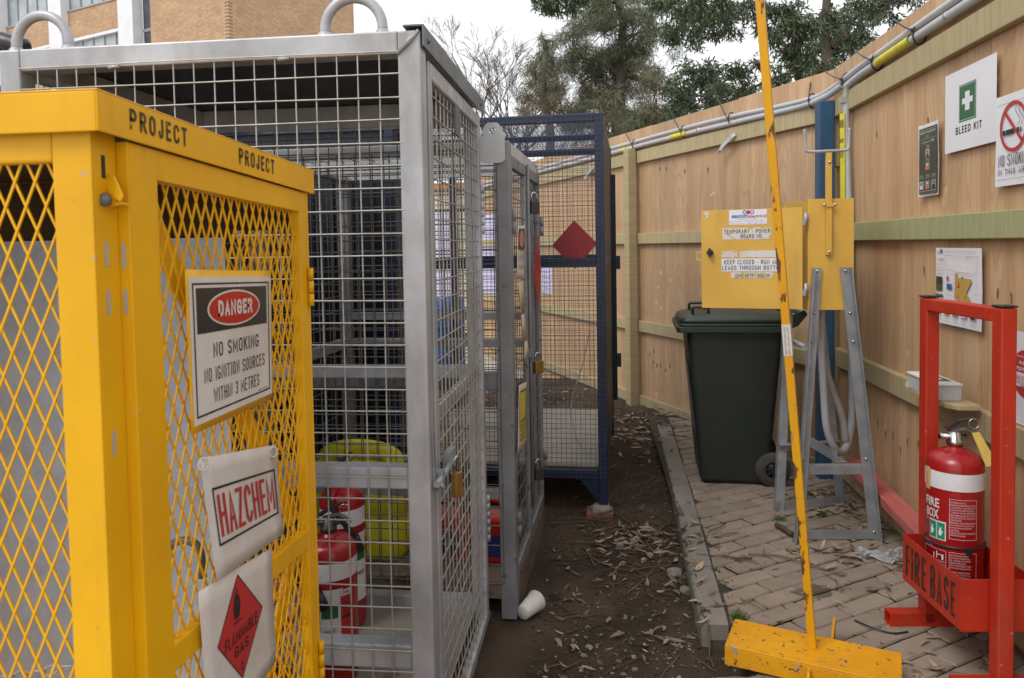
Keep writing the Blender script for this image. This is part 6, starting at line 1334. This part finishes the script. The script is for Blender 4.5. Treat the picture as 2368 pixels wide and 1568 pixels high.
# foam cup
t=thing('foam_cup','white foam cup lying on the dirt against the grey cage','cup',(-.3,3.16,.03)); q=Matrix.Translation((-.300,3.10,dirtz(-.3,3.1)+.043))@Matrix.Rotation(R(-28),4,'Z')@Matrix.Rotation(R(-84),4,'X')@Matrix.Translation((0,0,-.05))
b=MB(q); b.lathe([(0,.0),(.028,0),(.030,.003),(.041,.104),(.044,.106),(.044,.110),(.0395,.110),(.0285,.006),(0,.006)],28); b.build('cup',M('foam_white',(.72,.71,.67),(.62,.59,.53),rough=.7,ns=20,chips2=((.3,.22,.15),.7,30)),t)
# grass tufts
def tuft(x,y,n,h,lb):
    A=[]; z=ground_z(x,y)-.004
    for _ in range(n):
        a=rng.uniform(0,6.3); r=rng.random()**.5*h*.55; p=V((x+math.cos(a)*r,y+math.sin(a)*r,z)); d=V((rng.gauss(0,.5),rng.gauss(0,.5),1)).normalized(); l=h*rng.uniform(.5,1.1); s=d.cross(V((rng.gauss(0,1),rng.gauss(0,1),.1))).normalized()*.0014
        m_=p+d*l*.55; e=p+d*l+V((d.x,d.y,-.25))*l*.35; A.append([p-s,p+s,m_+s*.8,m_-s*.8]); A.append([m_-s*.8,m_+s*.8,e,e])
    tag(quads('grass_tuft',np.array([[tuple(q) for q in r] for r in A]),GRASS),lb,'grass','grass tufts in the paving joints')
tuft(.510,2.845,170,.042,'biggest green grass tuft at the near end of the kerb'); tuft(.52,2.79,40,.024,'little grass sprout just in front of the biggest tuft'); tuft(.485,3.28,40,.022,'tiny green tuft between kerb and pavers'); tuft(.905,3.90,90,.04,'grass tuft at the left foot of the power board frame'); tuft(1.13,3.98,100,.045,'grass tuft under the middle of the power board frame'); tuft(.66,2.83,35,.018,'tiny grass sprout in a paver joint above the yellow stand')
# black tie, stick, film
b=MB(); b.tube(spline([(.93,2.86,PZ+.006),(.97,2.80,PZ+.012),(1.03,2.775,PZ+.006),(1.09,2.79,PZ+.006)],6),.0032,6); tag(b.build('cable_tie',PLASBLK),'black cable tie lying on the pavers beside the red foot','cable tie')
b=MB(); b.tube(spline([(.865,3.80,PZ+.012),(.885,3.74,PZ+.014),(.91,3.67,PZ+.013)],4),.013,8); tag(b.build('stick',M('dark_bark',(.05,.035,.025),(.09,.065,.05),rough=.9,ns=30)),'short dark stick lying on the pavers left of the leg frame','stick')
b=MB(); b.tube(spline([(.62,3.42,PZ+.008),(.78,3.36,PZ+.012),(.92,3.28,PZ+.008),(1.0,3.2,PZ+.008)],5),[.004]*16,6) if False else b.tube(spline([(.66,3.44,PZ+.008),(.80,3.41,PZ+.014),(.95,3.30,PZ+.008)],6),.0042,6); tag(b.build('branch',M('reddish_twig',(.22,.12,.085),rough=.8)),'long reddish branch lying on the pavers behind the yellow pole','branch')
b=MB(); n=16; vs=[];fs=[]
for i in range(n+1):
    for j in range(n+1):
        x=1.13+.24*i/n; y=3.40+.11*j/n+.03*math.sin(i*.6); vs.append((x,y,PZ+.004+.022*abs(fbm(x,y,28))+.004))
for i in range(n):
    for j in range(n): fs.append((i*(n+1)+j,(i+1)*(n+1)+j,(i+1)*(n+1)+j+1,i*(n+1)+j+1))
b.add(vs,fs,False); tag(b.build('plastic_film',WRAP),'crumpled clear plastic film in front of the leg frame foot','film')
print("objects",len(bpy.data.objects))
for o in bpy.data.objects:
    if o.get('_abs') is not None: del o['_abs']
